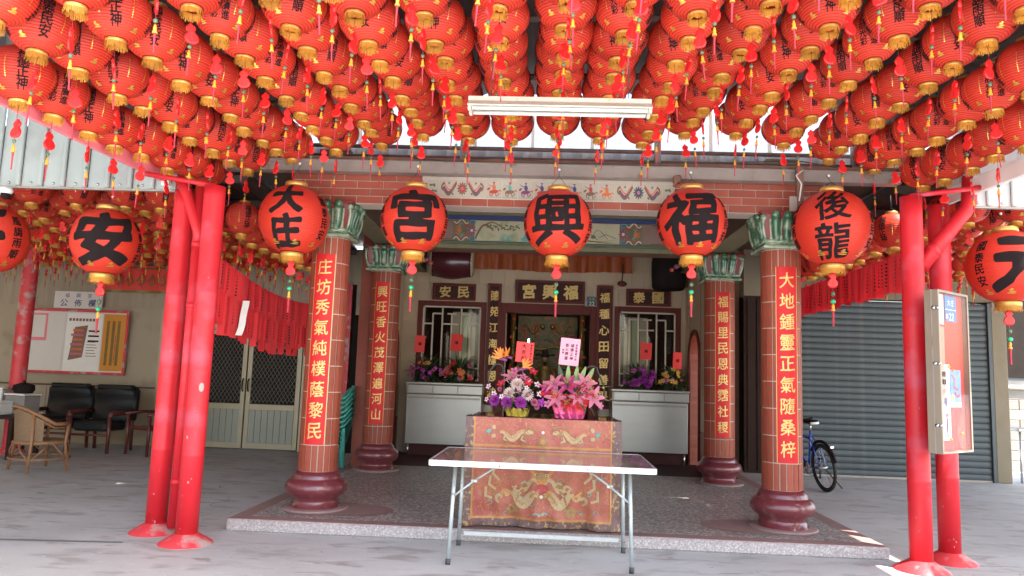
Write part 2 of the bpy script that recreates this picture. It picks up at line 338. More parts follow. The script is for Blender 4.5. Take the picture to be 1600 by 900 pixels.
# ------------------------------------------------------------------ mesh building
class MB:
    def __init__(s): s.v = []; s.f = []; s.mi = []; s.ms = []; s.sm = []
    def mat(s, m):
        m = M[m] if isinstance(m, str) else m
        if m not in s.ms: s.ms.append(m)
        return s.ms.index(m)
    def add(s, vs, fs, m, smooth=False):
        b = len(s.v); k = s.mat(m)
        s.v += [tuple(v) for v in vs]
        for f in fs: s.f.append(tuple(b+i for i in f)); s.mi.append(k); s.sm.append(smooth)
    def box(s, c, d, m, rot=None, bev=0.):
        x, y, z = (a/2 for a in d)
        if bev:
            q = []
            fs = []
            b = min(bev, x*.49, y*.49, z*.49)
            # chamfered box (24 vertices)
            def V(sx, sy, sz, ax):
                return ((x-b*(ax != 0))*sx, (y-b*(ax != 1))*sy, (z-b*(ax != 2))*sz)
            idx = {}
            for sx in (-1, 1):
                for sy in (-1, 1):
                    for sz in (-1, 1):
                        for ax in range(3): idx[(sx, sy, sz, ax)] = len(q); q.append(V(sx, sy, sz, ax))
            for sg in (-1, 1):
                fs.append([idx[(sg, a, b2, 0)] for a, b2 in ((-1, -1), (1, -1), (1, 1), (-1, 1))][::sg])
                fs.append([idx[(a, sg, b2, 1)] for a, b2 in ((-1, -1), (1, -1), (1, 1), (-1, 1))][::-sg])
                fs.append([idx[(a, b2, sg, 2)] for a, b2 in ((-1, -1), (1, -1), (1, 1), (-1, 1))][::sg])
            for a in (-1, 1):
                for c2 in (-1, 1):
                    fs.append([idx[(a, c2, -1, 0)], idx[(a, c2, 1, 0)], idx[(a, c2, 1, 1)], idx[(a, c2, -1, 1)]][::a*c2])
                    fs.append([idx[(a, -1, c2, 2)], idx[(a, 1, c2, 2)], idx[(a, 1, c2, 0)], idx[(a, -1, c2, 0)]][::a*c2])
                    fs.append([idx[(-1, a, c2, 1)], idx[(1, a, c2, 1)], idx[(1, a, c2, 2)], idx[(-1, a, c2, 2)]][::a*c2])
            for sx in (-1, 1):
                for sy in (-1, 1):
                    for sz in (-1, 1):
                        fs.append([idx[(sx, sy, sz, 0)], idx[(sx, sy, sz, 1)], idx[(sx, sy, sz, 2)]][::sx*sy*sz])
        else:
            q = [(-x, -y, -z), (x, -y, -z), (x, y, -z), (-x, y, -z), (-x, -y, z), (x, -y, z), (x, y, z), (-x, y, z)]
            fs = [(0, 3, 2, 1), (4, 5, 6, 7), (0, 1, 5, 4), (1, 2, 6, 5), (2, 3, 7, 6), (3, 0, 4, 7)]
        if rot is not None:
            if isinstance(rot, (int, float)): rot = Matrix.Rotation(rot, 3, 'Z')
            q = [rot @ Vector(p) for p in q]
        s.add([(p[0]+c[0], p[1]+c[1], p[2]+c[2]) for p in q], fs, m)
        return s
    def bb(s, x0, x1, y0, y1, z0, z1, m, bev=0.):
        return s.box(((x0+x1)/2, (y0+y1)/2, (z0+z1)/2), (abs(x1-x0), abs(y1-y0), abs(z1-z0)), m, None, bev)
    def tube(s, pts, r, m, seg=8, cap=True, smooth=True):
        pts = [Vector(p) for p in pts]; n = len(pts)
        rs = r if isinstance(r, (list, tuple)) else [r]*n
        vs = []; fs = []
        t0 = (pts[1]-pts[0]).normalized()
        a = Vector((0, 0, 1)) if abs(t0.z) < .9 else Vector((1, 0, 0))
        u = t0.cross(a).normalized()
        for i, p in enumerate(pts):
            t = (pts[min(i+1, n-1)]-pts[max(i-1, 0)]).normalized()
            u = (u - t*u.dot(t)).normalized(); w_ = t.cross(u)
            for k in range(seg):
                an = 2*pi*k/seg; vs.append(p + (u*cos(an)+w_*sin(an))*rs[i])
        for i in range(n-1):
            for k in range(seg):
                fs.append((i*seg+k, i*seg+(k+1) % seg, (i+1)*seg+(k+1) % seg, (i+1)*seg+k))
        if cap: fs.append(tuple(range(seg))[::-1]); fs.append(tuple((n-1)*seg+k for k in range(seg)))
        s.add(vs, fs, m, smooth); return s
    def lathe(s, prof, m, seg=24, c=(0, 0, 0), smooth=True, cap=False):
        vs = []; fs = []
        for (r, z) in prof:
            for k in range(seg): vs.append((c[0]+r*cos(2*pi*k/seg), c[1]+r*sin(2*pi*k/seg), c[2]+z))
        for i in range(len(prof)-1):
            for k in range(seg): fs.append((i*seg+k, i*seg+(k+1) % seg, (i+1)*seg+(k+1) % seg, (i+1)*seg+k))
        if cap:
            fs.append(tuple(range(seg))[::-1]); fs.append(tuple((len(prof)-1)*seg+k for k in range(seg)))
        s.add(vs, fs, m, smooth); return s
    def grid(s, fn, nu, nv, m, smooth=True):
        vs = [fn(i/nu, j/nv) for j in range(nv+1) for i in range(nu+1)]
        fs = [(j*(nu+1)+i, j*(nu+1)+i+1, (j+1)*(nu+1)+i+1, (j+1)*(nu+1)+i) for j in range(nv) for i in range(nu)]
        s.add(vs, fs, m, smooth); return s
    def prism(s, pts, y0, y1, m):      # outline in (x, z), extruded along y
        n = len(pts)
        vs = [(x, y0, z) for x, z in pts]+[(x, y1, z) for x, z in pts]
        fs = [tuple(range(n)), tuple(range(2*n-1, n-1, -1))]+[(i, n+i, n+(i+1) % n, (i+1) % n) for i in range(n)]
        s.add(vs, fs, m); return s
    def ball(s, c, r, m, seg=10, rings=7, sq=(1, 1, 1)):
        prof = [(max(1e-4, r*sin(pi*i/rings)), -r*cos(pi*i/rings)) for i in range(rings+1)]
        vs = []; fs = []
        for (rr, z) in prof:
            for k in range(seg): vs.append((c[0]+rr*cos(2*pi*k/seg)*sq[0], c[1]+rr*sin(2*pi*k/seg)*sq[1], c[2]+z*sq[2]))
        for i in range(rings):
            for k in range(seg): fs.append((i*seg+k, i*seg+(k+1) % seg, (i+1)*seg+(k+1) % seg, (i+1)*seg+k))
        s.add(vs, fs, m, True); return s
    def mesh(s, name):
        me = bpy.data.meshes.new(name); me.from_pydata(s.v, [], s.f)
        for m in s.ms: me.materials.append(m)
        me.polygons.foreach_set('material_index', s.mi); me.polygons.foreach_set('use_smooth', s.sm)
        me.update(); return me
    def build(s, name, parent=None, loc=None, rot=None):
        o = bpy.data.objects.new(name, s.mesh(name)); COL.objects.link(o)
        if parent is not None: o.parent = parent
        if loc: o.location = loc
        if rot: o.rotation_euler = rot
        return o
def tag(o, label=None, cat=None, group=None, kind=None):
    if label: o['label'] = label
    if cat: o['category'] = cat
    if group: o['group'] = group
    if kind: o['kind'] = kind
    return o
def thing(name, loc, label, cat, group=None, rz=0.):
    o = bpy.data.objects.new(name, None); COL.objects.link(o); o.location = loc; o.rotation_euler = (0, 0, rz)
    o.empty_display_size = .1
    return tag(o, label, cat, group)
def inst(name, me, parent, loc=(0, 0, 0), rot=None, scale=None):
    o = bpy.data.objects.new(name, me); COL.objects.link(o); o.parent = parent; o.location = loc
    if rot: o.rotation_euler = rot
    if scale: o.scale = scale
    return o
def copy_tree(o, parent=None):
    c = o.copy(); COL.objects.link(c)
    if parent is not None: c.parent = parent
    for ch in list(o.children): copy_tree(ch, c)
    return c

# ------------------------------------------------------------------ lettering
_tc = {}; _seg = {}
def outline_segments(ch):
    if ch in _seg: return _seg[ch]
    cu = bpy.data.curves.new('lettering', 'FONT'); cu.body = ch; cu.size = 1.
    cu.resolution_u = 3; cu.align_x = 'CENTER'; cu.align_y = 'CENTER'; cu.fill_mode = 'FRONT'
    o = bpy.data.objects.new('lettering', cu); COL.objects.link(o)
    dg = bpy.context.evaluated_depsgraph_get(); dg.update()
    me = bpy.data.meshes.new_from_object(o.evaluated_get(dg))
    bpy.data.objects.remove(o); bpy.data.curves.remove(cu)
    cnt = {}
    key = [(round(v.co.x, 5), round(v.co.y, 5)) for v in me.vertices]
    for p in me.polygons:
        vs = list(p.vertices)
        for a, b in zip(vs, vs[1:]+vs[:1]):
            k = (key[a], key[b]) if key[a] < key[b] else (key[b], key[a]); cnt[k] = cnt.get(k, 0)+1
    bpy.data.meshes.remove(me)
    sg = np.array([[*a, *b] for (a, b), n in cnt.items() if n == 1 and a != b] or [[0, 0, 0, .001]])
    xs = sg[:, [0, 2]]; ys = sg[:, [1, 3]]
    cx, cy = (xs.min()+xs.max())/2, (ys.min()+ys.max())/2
    k = .90/max(.3, xs.max()-xs.min(), ys.max()-ys.min()) if len(ch) == 1 and ch not in '0123456789' else 1.
    sg = (sg-np.array([cx, cy, cx, cy]))*k
    _seg[ch] = sg; return sg
def glyph(ch, bold=.02, cuts=0):
    """brush-like outline of one character in a unit cell, as (verts, faces): iso-line of its distance field"""
    N = 26 if cuts <= 3 else (38 if cuts < 9 else 76)
    key = (ch, bold, N)
    if key in _tc: return _tc[key]
    sg = outline_segments(ch)
    lo, hi = -.56, .56
    if ch == '22': lo, hi = -.62, .62
    g_ = np.linspace(lo, hi, N+1); X, Y = np.meshgrid(g_, g_)
    # wavering hand: warp the sampling positions a little, strokes rising to the right
    Yw = Y-.07*X; Xw = X+.010*np.sin(Yw*9+len(sg))+.006*np.sin(Yw*21); Yw = Yw+.010*np.sin(Xw*8+1)
    P = np.stack([Xw.ravel(), Yw.ravel()], 1)
    A = sg[:, :2]; B = sg[:, 2:]; D = B-A; L2 = (D**2).sum(1)+1e-12
    dist = np.full(len(P), 9.); ins = np.zeros(len(P), bool)
    for a, d, l2, b in zip(A, D, L2, B):
        t = np.clip(((P-a)@d)/l2, 0, 1); q = P-(a+t[:, None]*d); dist = np.minimum(dist, (q**2).sum(1))
        c = (a[1] > P[:, 1]) != (b[1] > P[:, 1])
        xi = a[0]+(P[:, 1]-a[1])*(d[0]/(d[1] if abs(d[1]) > 1e-12 else 1e-12))
        ins ^= c & (P[:, 0] < xi)
    f = np.sqrt(dist)*np.where(ins, 1, -1)
    wav = 1+.35*np.sin(P[:, 0]*11+P[:, 1]*5+len(sg))*np.sin(P[:, 1]*9-P[:, 0]*4)
    f = (f+bold*wav).reshape(N+1, N+1)
    verts = []; vid = {}; faces = []
    def vert(k, p):
        if k not in vid: vid[k] = len(verts); verts.append(p)
        return vid[k]
    for j in range(N):
        for i in range(N):
            cs = [(i, j), (i+1, j), (i+1, j+1), (i, j+1)]; v = [f[q[1], q[0]] for q in cs]
            if max(v) <= 0: continue
            poly = []
            for m_ in range(4):
                a, b = cs[m_], cs[(m_+1) % 4]; fa, fb = v[m_], v[(m_+1) % 4]
                if fa > 0: poly.append(vert(a, (g_[a[0]], g_[a[1]])))
                if (fa > 0) != (fb > 0):
                    t = fa/(fa-fb); e = (a, b) if a < b else (b, a)
                    poly.append(vert(e, (g_[a[0]]+(g_[b[0]]-g_[a[0]])*t, g_[a[1]]+(g_[b[1]]-g_[a[1]])*t)))
            if len(poly) > 2: faces.append(tuple(poly))
    _tc[key] = (verts, faces); return _tc[key]
def put_glyph(mb, ch, fn, size, m, bold=.02, cuts=0, sx=1.):
    vs, fs = glyph(ch, bold, cuts)
    mb.add([fn(x*size*sx, y*size) for x, y in vs], fs, m)
def flat_text(mb, text, c, size, m, bold=.02, step=None, vertical=False, rot=0., lift=0., sx=1.):
    """characters on an upright plane facing -Y turned by rot about Z, reading left to right or downwards"""
    step = step or size*1.08; n = len(text)
    for i, ch in enumerate(text):
        if ch == ' ': continue
        dx, dz = (0, (-(i-(n-1)/2))*step) if vertical else ((i-(n-1)/2)*step, 0)
        def fn(x, z, dx=dx, dz=dz):
            a = x+dx
            return (c[0]+a*cos(rot)+lift*sin(rot), c[1]+a*sin(rot)-lift*cos(rot), c[2]+z+dz)
        put_glyph(mb, ch, fn, size, m, bold, 0, sx)

# ================================================================== SETTING
g = MB(); g.bb(-400, 400, -400, 400, -.5, 0, 'concrete'); tag(g.build('ground'), kind='structure')
# saw-cut joint running out from the left posts
# temple platform: terrazzo body, brown border, washed-pebble field
PX0, PX1, PY0, PY1, PZ = -2.76, 3.02, 6.66, 16.2, .105
plat = MB()
plat.box(((PX0+PX1)/2, (PY0+PY1)/2, PZ/2), (PX1-PX0, PY1-PY0, PZ), 'terrazzo', None, .012)
platform = tag(plat.build('temple_platform'), kind='structure')
b = MB()
bw = .16
b.bb(PX0+.012, PX1-.012, PY0+.012, PY0+bw, PZ, PZ+.004, 'pad'); b.bb(PX0+.012, PX0+bw, PY0+bw, 12.6, PZ, PZ+.004, 'pad'); b.bb(PX1-bw, PX1-.012, PY0+bw, 12.6, PZ, PZ+.004, 'pad')
b.build('border_strip', platform)
b = MB(); b.bb(PX0+bw, PX1-bw, PY0+bw, 10.9, PZ, PZ+.003, 'pebble'); b.build('pebble_floor', platform)
b = MB(); b.bb(PX0+bw, PX1-bw, 10.9, 12.6, PZ, PZ+.003, 'maroon_dark'); b.build('porch_floor', platform)
# brown rounded patches painted round the front columns
for cx in (-2.17, 2.33):
    b = MB(); sg = -1 if cx < 0 else 1
    pts = []
    for k in range(28):
        a = 2*pi*k/28
        ex = 1.25 if cos(a)*sg < 0 else .42
        pts.append((cx+ex*(abs(cos(a))**.8)*(1 if cos(a) > 0 else -1)*.62, 7.33+.40*sin(a)*(1. if ex < 1 else .9)))
    b.add([(x, y, PZ+.0065) for x, y in pts], [tuple(range(28))], 'pad'); b.build('column_patch', platform)
# cleaner band of concrete along the canopy line
b = MB()
b.add([(-9., 5.55, .004), (-3.35, 6.05, .004), (-3.35, 6.09, .004), (-9., 5.61, .004)], [(0, 1, 2, 3)], mat('dark_joint', (.17, .18, .18), .8, var=.3))
b.add([(-9., 5.66, .004), (-3.35, 6.13, .004), (-3.35, 6.15, .004), (-9., 5.69, .004)], [(0, 1, 2, 3)], mat('pale_mortar_line', (.50, .52, .53), .8, var=.2, scale=20))
jt = b.build('floor_joint'); tag(jt, kind='structure')

# ------------------------------------------------------------------ canopy roof
RZ = [(-3.75, 3.70), (-3.38, 3.79), (-2.95, 3.95), (-2.5, 4.05), (-2.03, 4.17), (-1.6, 4.26), (-1.1, 4.30), (.1, 4.34), (1.3, 4.36), (1.74, 4.36), (2.22, 4.33), (2.68, 4.25), (3.12, 4.10), (3.75, 3.88)]
def roof_z(x):
    for (a, za), (b_, zb) in zip(RZ, RZ[1:]):
        if x <= b_: return za+(zb-za)*max(0, (x-a))/(b_-a)
    return RZ[-1][1]
CY0, CY1 = 2.85, 7.42
canopy = thing('canopy_roof', (0, 4, 3.7), 'dark corrugated canopy roof over the forecourt, hung with rows of red lanterns', 'canopy')
b = MB()
nx = 150
vs = []; 
for i in range(nx+1):
    x = -3.75+7.5*i/nx; z = roof_z(x)+(.02 if (i//2) % 2 else 0)
    vs += [(x, CY0-4, z-3.7), (x, CY1-4, z-3.7+.04)]
fs = [(2*i, 2*i+1, 2*i+3, 2*i+2) for i in range(nx)]
b.add(vs, fs, 'roof'); b.add([(x, y, z+.02) for x, y, z in vs], [f[::-1] for f in fs], 'roof')
b.build('roof_sheet', canopy)
for yy in (2.95, 3.7, 4.45, 5.6, 6.75):
    b = MB(); pts = [(x, yy-4, roof_z(x)-3.7-.045) for x, _ in RZ]
    for p, q in zip(pts, pts[1:]): b.tube([p, q], .03, 'roofbeam', 4, True, False)
    b.build('purlin', canopy)
for xx in (-3.2, -1.83, -.55, .68, 1.95, 3.3):
    b = MB(); b.bb(xx-.035, xx+.035, CY0-4+.1, CY1-4-.1, roof_z(xx)-3.7-.13, roof_z(xx)-3.7-.07, 'roofbeam'); b.build('rafter', canopy)
for sx_, x_, xe, y_, z_ in ((-1, -2.87, -3.5, 6.15, 2.99), (1, 3.13, 3.72, 6.36, 3.10)):
    b = MB(); b.tube([(x_, y_-4, z_-3.69), (xe, y_-4, z_-3.60)], .022, 'redpost', 8); b.build('head_bar', canopy)
# eave flashings along both sides
for sx, x in ((-1, -3.5), (1, 3.72)):
    b = MB(); z0 = 3.06 if sx < 0 else 3.12
    b.add([(x, 2.85-4, z0-3.7-.02), (x, 6.95-4, z0-3.7+.06), (x, 6.95-4, z0-3.7+.20), (x, 2.85-4, z0-3.7+.12),
           (x+sx*.04, 2.85-4, z0-3.7-.02), (x+sx*.04, 6.95-4, z0-3.7+.06), (x+sx*.04, 6.95-4, z0-3.7+.20), (x+sx*.04, 2.85-4, z0-3.7+.12)],
          [(0, 1, 2, 3), (7, 6, 5, 4), (0, 4, 5, 1), (3, 2, 6, 7), (1, 5, 6, 2), (0, 3, 7, 4)], 'pink' if sx < 0 else 'white')
    b.build('eave_flashing', canopy)
    b = MB()
    b.grid(lambda u, v: (x+sx*.02+(.018 if int(round(u*60)) % 4 < 2 else 0)+ (x*0), 2.85-4+u*4.1, (z0+.12-3.7)+(roof_z(sx*3.6)-z0-.14)*v+.07*u*(1-v)), 120, 1, 'sheet' if sx < 0 else 'whitesheet', False)
    b.build('side_cladding', canopy)

# ------------------------------------------------------------------ clerestory + channel beam in front of the temple
cl = thing('clerestory_wall', (0, 7.5, 3.6), 'glowing translucent corrugated sheeting between canopy and temple roof', 'wall')
xs = -3.2; k = 0
while xs < 3.5:
    wd = .62 if k % 2 else .60
    x1 = min(xs+wd, 3.55)
    b = MB(); n = 12
    b.grid(lambda u, v: (xs+(x1-xs)*u, (.03 if int(round(u*n)) % 4 in (1, 2) else 0)+.004*(k % 2), .09+v*.67), n, 1, 'clere', False)
    b.build('sheet_panel', cl)
    b = MB(); b.bb(x1-.02, x1+.012, -.03, -.002, .09, .75, 'clere'); b.build('lap_rib', cl)
    xs = x1; k += 1
for zz, r in ((.185, .012),):
    b = MB(); b.tube([(-3.2, -.07, zz), (3.5, -.07, zz)], .022, 'rust', 8); b.build('rail', cl)
b = MB(); b.tube([(-3.2, -.2, .03), (3.5, -.2, .03)], .03, 'rust', 8); b.build('rail', cl)
for x in (-.86, 1.10, 3.05, -2.8):
    b = MB(); b.bb(x-.03, x+.03, -.26, -.18, -.06, .70, 'steel', .006); b.build('upright', cl)
bm_ = MB(); bm_.bb(-3.25, 3.35, 6.98, 7.10, 3.385, 3.50, 'steel', .008)
bm_.bb(-3.25, 3.35, 6.965, 6.979, 3.385, 3.40, 'steel')
bm_.bb(-3.25, 3.35, 6.965, 6.979, 3.486, 3.50, 'steel')
ch = thing('channel_beam', (0, 0, 0), 'long grey steel channel beam across the temple front, big lanterns wired to it', 'beam'); bm_.build('channel', ch)
b = MB(); b.bb(-3.25, 3.35, 7.02, 7.13, 3.503, 3.55, 'rust'); b.build('top_bar', ch)
b = MB(); b.bb(1.2, 1.27, 6.9, 6.975, 3.33, 3.40, 'rust', .01); b.tube([(1.26, 6.92, 3.40), (1.2, 6.9, 3.29)], .014, 'rust', 6); b.build('bracket', ch)
b = MB(); b.tube([(-1.3, 6.94, 3.52), (-.9, 6.92, 3.49), (-.5, 6.93, 3.53), (.2, 6.93, 3.50), (1.2, 6.92, 3.52), (2.4, 6.9, 3.56), (2.75, 6.9, 3.5)], .006, 'cable', 5); b.build('cable', ch)
# drain pipe with white cable, at the right of the brick beam
dp = thing('bracket_post', (2.38, 6.93, 3.05), 'short dark steel post clamped over the right front capital', 'post')
b = MB(); b.bb(-.03, .03, -.04, .02, 0, .45, 'rust', .004); b.build('post', dp)
for s_ in (-1, 1):
    b = MB(); b.bb(s_*.033, s_*.10, -.035, -.02, .03, .17, 'steel'); b.build('side_plate', dp)
b = MB(); b.tube([(.02, -.05, .42), (-.05, -.07, .36), (0, -.07, .28), (-.02, -.06, .12)], .007, 'whitecable', 5); b.build('cable', dp)

# ================================================================== TEMPLE
temple = thing('temple_hall', (0, 0, 0), 'small brick and tile temple hall with painted beams, plaques and shrine doorway', 'temple')
# brick beam over the front columns
BX0, BX1, BZ0, BZ1, BY = -2.55, 2.75, 3.105, 3.45, 7.15
b = MB(); b.bb(BX0, BX1, BY, BY+.25, BZ0, BZ1+.1, 'mortar'); core = b.build('brick_beam', temple)
bl, bh, gp = .262, .0765, .008
bmk = MB(); bmk.box((0, 0, 0), (bl-gp, .012, bh-gp), 'brick', None, .0015); brickme = bmk.mesh('brick')
rows = 0
z = BZ0
while z < BZ1+.05:
    off = 0 if rows % 2 else bl/2
    x = BX0-off
    while x < BX1:
        cxm = x+bl/2
        a, c_ = max(x, BX0), min(x+bl, BX1)
        if c_-a > .06:
            infr = (z+bh/2 > 3.20 and a < 1.25 and c_ > -1.19)
            if infr:
                if a < -1.19 and -1.19-a > .05: c_ = -1.19
                elif c_ > 1.25 and c_-1.25 > .05: a = 1.25
                else: x += bl; continue
            inst('brick', brickme, core, ((a+c_)/2, BY-.006, z+bh/2), None, ((c_-a-gp)/(bl-gp), 1, 1))
        x += bl
    z += bh; rows += 1
# tile frieze
b = MB(); b.bb(-1.19, 1.25, BY-.006, BY-.001, 3.184, 3.375, 'p_white'); frieze = b.build('tile_frieze', temple)
def blob(mb, c, pts, y, m): mb.add([(c[0]+x, y, c[1]+z_) for x, z_ in pts], [tuple(range(len(pts)))], m)
def ell(rx, rz, n=12, a0=0.): return [(rx*cos(2*pi*k/n)*cos(a0)-rz*sin(2*pi*k/n)*sin(a0), rx*cos(2*pi*k/n)*sin(a0)+rz*sin(2*pi*k/n)*cos(a0)) for k in range(n)]
def ribbon(mb, pts, w0, y, m, taper=True):
    vs = []; n = len(pts)
    for i, (x, z_) in enumerate(pts):
        a, c_ = pts[max(0, i-1)], pts[min(n-1, i+1)]
        dx, dz = c_[0]-a[0], c_[1]-a[1]; l = sqrt(dx*dx+dz*dz) or 1
        ww = w0*((1-.75*i/(n-1)) if taper else 1)
        vs += [(x-dz/l*ww, y, z_+dx/l*ww), (x+dz/l*ww, y, z_-dx/l*ww)]
    mb.add(vs, [(2*i, 2*i+1, 2*i+3, 2*i+2) for i in range(n-1)], m)
def spiral(cx, cz, r, turns, a0, sgn=1, n=14):
    return [(cx+r*(1-.8*i/n)*cos(a0+sgn*turns*2*pi*i/n), cz+r*(1-.8*i/n)*sin(a0+sgn*turns*2*pi*i/n)) for i in range(n+1)]
def flower_tile(mb, cx, cz, hw, colr):
    y = BY-.0125; _b0 = len(mb.v)
    for k in range(12):
        a = 2*pi*k/12; blob(mb, (cx+.038*cos(a), cz+.038*sin(a)), ell(.018, .009, 6, a), y, 'p_green')
    for k in range(9):
        a = 2*pi*k/9+.2; blob(mb, (cx+.024*cos(a), cz+.024*sin(a)), ell(.015, .010, 8, a), y-.0006, colr)
    blob(mb, (cx, cz), ell(.017, .017, 10), y-.0012, 'p_pink')
    for s_ in (-1, 1):
        ribbon(mb, [(cx+s_*(.06+.14*t), cz+.045*cos(t*5.2)*(1-.3*t)) for t in [i/12 for i in range(13)]], .012, y, 'p_purple', False)
        ribbon(mb, [(cx+s_*(.07+.14*t), cz-.018+.045*cos(t*5.2+.35)*(1-.3*t)) for t in [i/12 for i in range(13)]], .007, y-.0006, 'p_green', False)
        ribbon(mb, [(cx+s_*(.06+.13*t), cz+.02+.040*cos(t*5.2+.2)*(1-.3*t)) for t in [i/12 for i in range(13)]], .005, y-.0012, 'p_orange', False)
        ribbon(mb, spiral(cx+s_*.185, cz+.0, .045, .6, pi/2, -s_), .010, y-.0018, 'p_brown')
        for q in ((.075, .035), (.1, -.045), (.14, .045)): blob(mb, (cx+s_*q[0], cz+q[1]), ell(.014, .008, 6, q[1]*20), y, 'p_green')
    mb.v[_b0:] = [(cx+(v[0]-cx)*.95, v[1], cz+(v[2]-cz)*1.22) for v in mb.v[_b0:]]
def rider_tile(mb, cx, cz, hc, mc):
    y = BY-.0125; _b0 = len(mb.v)
    blob(mb, (cx, cz-.020), ell(.036, .017, 10, .1), y, hc)
    blob(mb, (cx-.040, cz+.004), ell(.016, .009, 8, .9), y, hc)
    for dx, dz, a in ((-.028, -.045, 1.9), (-.012, -.05, 1.4), (.018, -.048, 1.8), (.034, -.043, 1.1)): blob(mb, (cx+dx, cz+dz), ell(.018, .004, 6, a), y, hc)
    ribbon(mb, [(cx+.036, cz-.012), (cx+.05, cz-.005), (cx+.055, cz-.02)], .006, y, hc)
    blob(mb, (cx+.002, cz+.016), ell(.014, .024, 8, .1), y-.0006, mc)
    blob(mb, (cx+.0, cz+.046), ell(.009, .010, 8), y-.0006, 'p_pink'); blob(mb, (cx, cz+.057), ell(.010, .005, 6), y-.0012, 'p_blue')
    ribbon(mb, [(cx-.01, cz+.025), (cx-.035, cz+.035), (cx-.045, cz+.05)], .004, y-.0006, mc)
    for q in range(5): blob(mb, (cx-.045+.022*q, cz-.066), ell(.013, .003, 6), y, 'p_teal')
    mb.v[_b0:] = [(cx+(v[0]-cx)*1.30, v[1], cz+(v[2]-cz)*1.20) for v in mb.v[_b0:]]
widths = [('b', .10), ('f', .40), ('r', .135), ('r', .135), ('r', .135), ('r', .135), ('b', .14), ('r', .135), ('r', .135), ('r', .135), ('f', .40), ('b', .10)]
tot = sum(w_ for _, w_ in widths); x = -1.19; sc = 2.44/tot
hcs = ['p_brown', 'p_orange', 'p_red', 'p_brown', 'p_purple', 'p_red', 'p_olive', 'p_orange']; mcs = ['p_blue', 'p_red', 'p_orange', 'p_teal', 'p_blue', 'p_blue', 'p_red']; k = 0
for ty, wd in widths:
    wd *= sc; b = MB(); b.bb(x+.002, x+wd-.002, BY-.012, BY-.006, 3.188, 3.371, 'tilewhite', .001)
    cx = x+wd/2; cz = 3.28
    if ty == 'f': flower_tile(b, cx, cz, wd/2, 'p_red' if k < 3 else 'p_blue')
    elif ty == 'r': rider_tile(b, cx, cz, hcs[k % 8], mcs[k % 7])
    else:
        for q in range(4): blob(b, (cx-.02+.015*q, cz+.03*(-1)**q), ell(.02, .012, 7, q), BY-.0125, 'p_green')
    b.build('frieze_tile', frieze); x += wd; k += 1
# porch ceiling and long side beams
b = MB(); b.bb(-3.9, 4.3, 7.56, 13.4, 3.745, 3.82, 'brownwood'); b.bb(-3.9, -3.24, 7.38, 7.56, 3.745, 3.82, 'brownwood'); b.bb(3.58, 4.3, 7.38, 7.56, 3.745, 3.82, 'brownwood'); b.build('roof_slab', temple)  # widened, with end pieces added, to stop sun leaking in at the sides
for sx, x in ((-1, -2.22), (1, 2.38)):
    b = MB(); b.bb(x-.13, x+.13, 7.41, 12.9, 3.24, 3.62, 'brownwood', .01)
    b.bb(x-.16, x+.16, 7.41, 12.9, 3.625, 3.735, 'p_olive')
    b.bb(x-.15, x+.15, 7.41, 12.9, 3.225, 3.239, 'p_olive')
    b.build('side_beam', temple)
    b = MB()
    for yy in (7.55, 10.0):    # carved brackets behind the capitals
        for t in range(9):
            b.ball((x-sx*(.16+.06*t), yy+.1, 3.20-.0*t+.03*sin(t*1.7)+.13-.012*t*t*.5), .055-.003*t, ('p_brown', 'p_green', 'p_purple', 'p_red', 'dgold')[t % 5], 7, 5)
    b.build('carved_bracket', temple)
# painted cross beam
PY = 10.12
b = MB(); b.bb(-2.09, 2.25, PY, PY+.3, 3.30, 3.80-.065, 'p_mauve')
pbm = b.build('painted_beam', temple)
def strip(z0, z1, y, m, name, x0=-2.09, x1=2.25):
    b = MB(); b.bb(x0, x1, PY-y, PY-.0005, z0, z1, m, .004); return b.build(name, pbm)
strip(3.185, 3.245, .07, 'p_olive', 'lower_moulding'); strip(3.246, 3.293, .045, 'p_green', 'lower_moulding')
strip(3.60, 3.66, .03, 'p_blue', 'blue_band'); strip(3.662, 3.70, .06, 'p_olive', 'upper_moulding'); strip(3.701, 3.737, .09, 'p_green', 'upper_moulding')
b = MB(); b.bb(-2.09, 2.25, PY+.0, PY+.3, 3.185, 3.299, 'p_brown'); b.build('beam_soffit', pbm)
b = MB(); b.bb(-1.0, 1.02, PY-.012, PY-.001, 3.305, 3.59, 'scene_panel')
y = PY-.0135
ribbon(b, [(-.98+.25*t, 3.33+.10*sin(t*4)+.22*t) for t in [i/10 for i in range(11)]], .014, y, 'p_brown', False)
ribbon(b, [(-.86+.5*t, 3.52+.05*sin(t*7)) for t in [i/10 for i in range(11)]], .011, y, 'p_brown')
for q in range(16): blob(b, (-.80+.028*q, 3.50+.03*sin(q*2.3)), ell(.03, .012, 6, q), y-.0006, 'p_green' if q % 2 else 'p_olive')
for q in range(14): ribbon(b, [(-.62+.012*q, 3.31), (-.64+.012*q+.02*sin(q), 3.36), (-.60+.013*q, 3.42-.003*q)], .006, y, 'p_teal')
blob(b, (-.25, 3.40), ell(.045, .10, 10, -.3), y-.0006, 'p_lblue'); blob(b, (-.24, 3.50), ell(.025, .025, 8), y-.001, 'p_pink'); blob(b, (-.30, 3.34), ell(.05, .03, 8), y-.001, 'p_teal')
for q, (mx_, mz) in enumerate(((.48, 3.40), (.6, 3.46), (.74, 3.50), (.86, 3.44))):
    ribbon(b, [(mx_-.12, 3.36+.01*q), (mx_-.03, mz), (mx_+.02, mz-.02), (mx_+.12, 3.35+.01*q)], .005, y, 'p_olive', False)
for q in range(3): ribbon(b, [(.3+.7*t, 3.33+.012*q+.02*sin(t*5+q)) for t in [i/8 for i in range(9)]], .007, y-.0006, 'p_brown' if q == 1 else 'p_olive')
blob(b, (.66, 3.40), ell(.035, .028, 8), y-.001, 'p_green')
for cx_, txt in ((.54, '圖'), ): pass
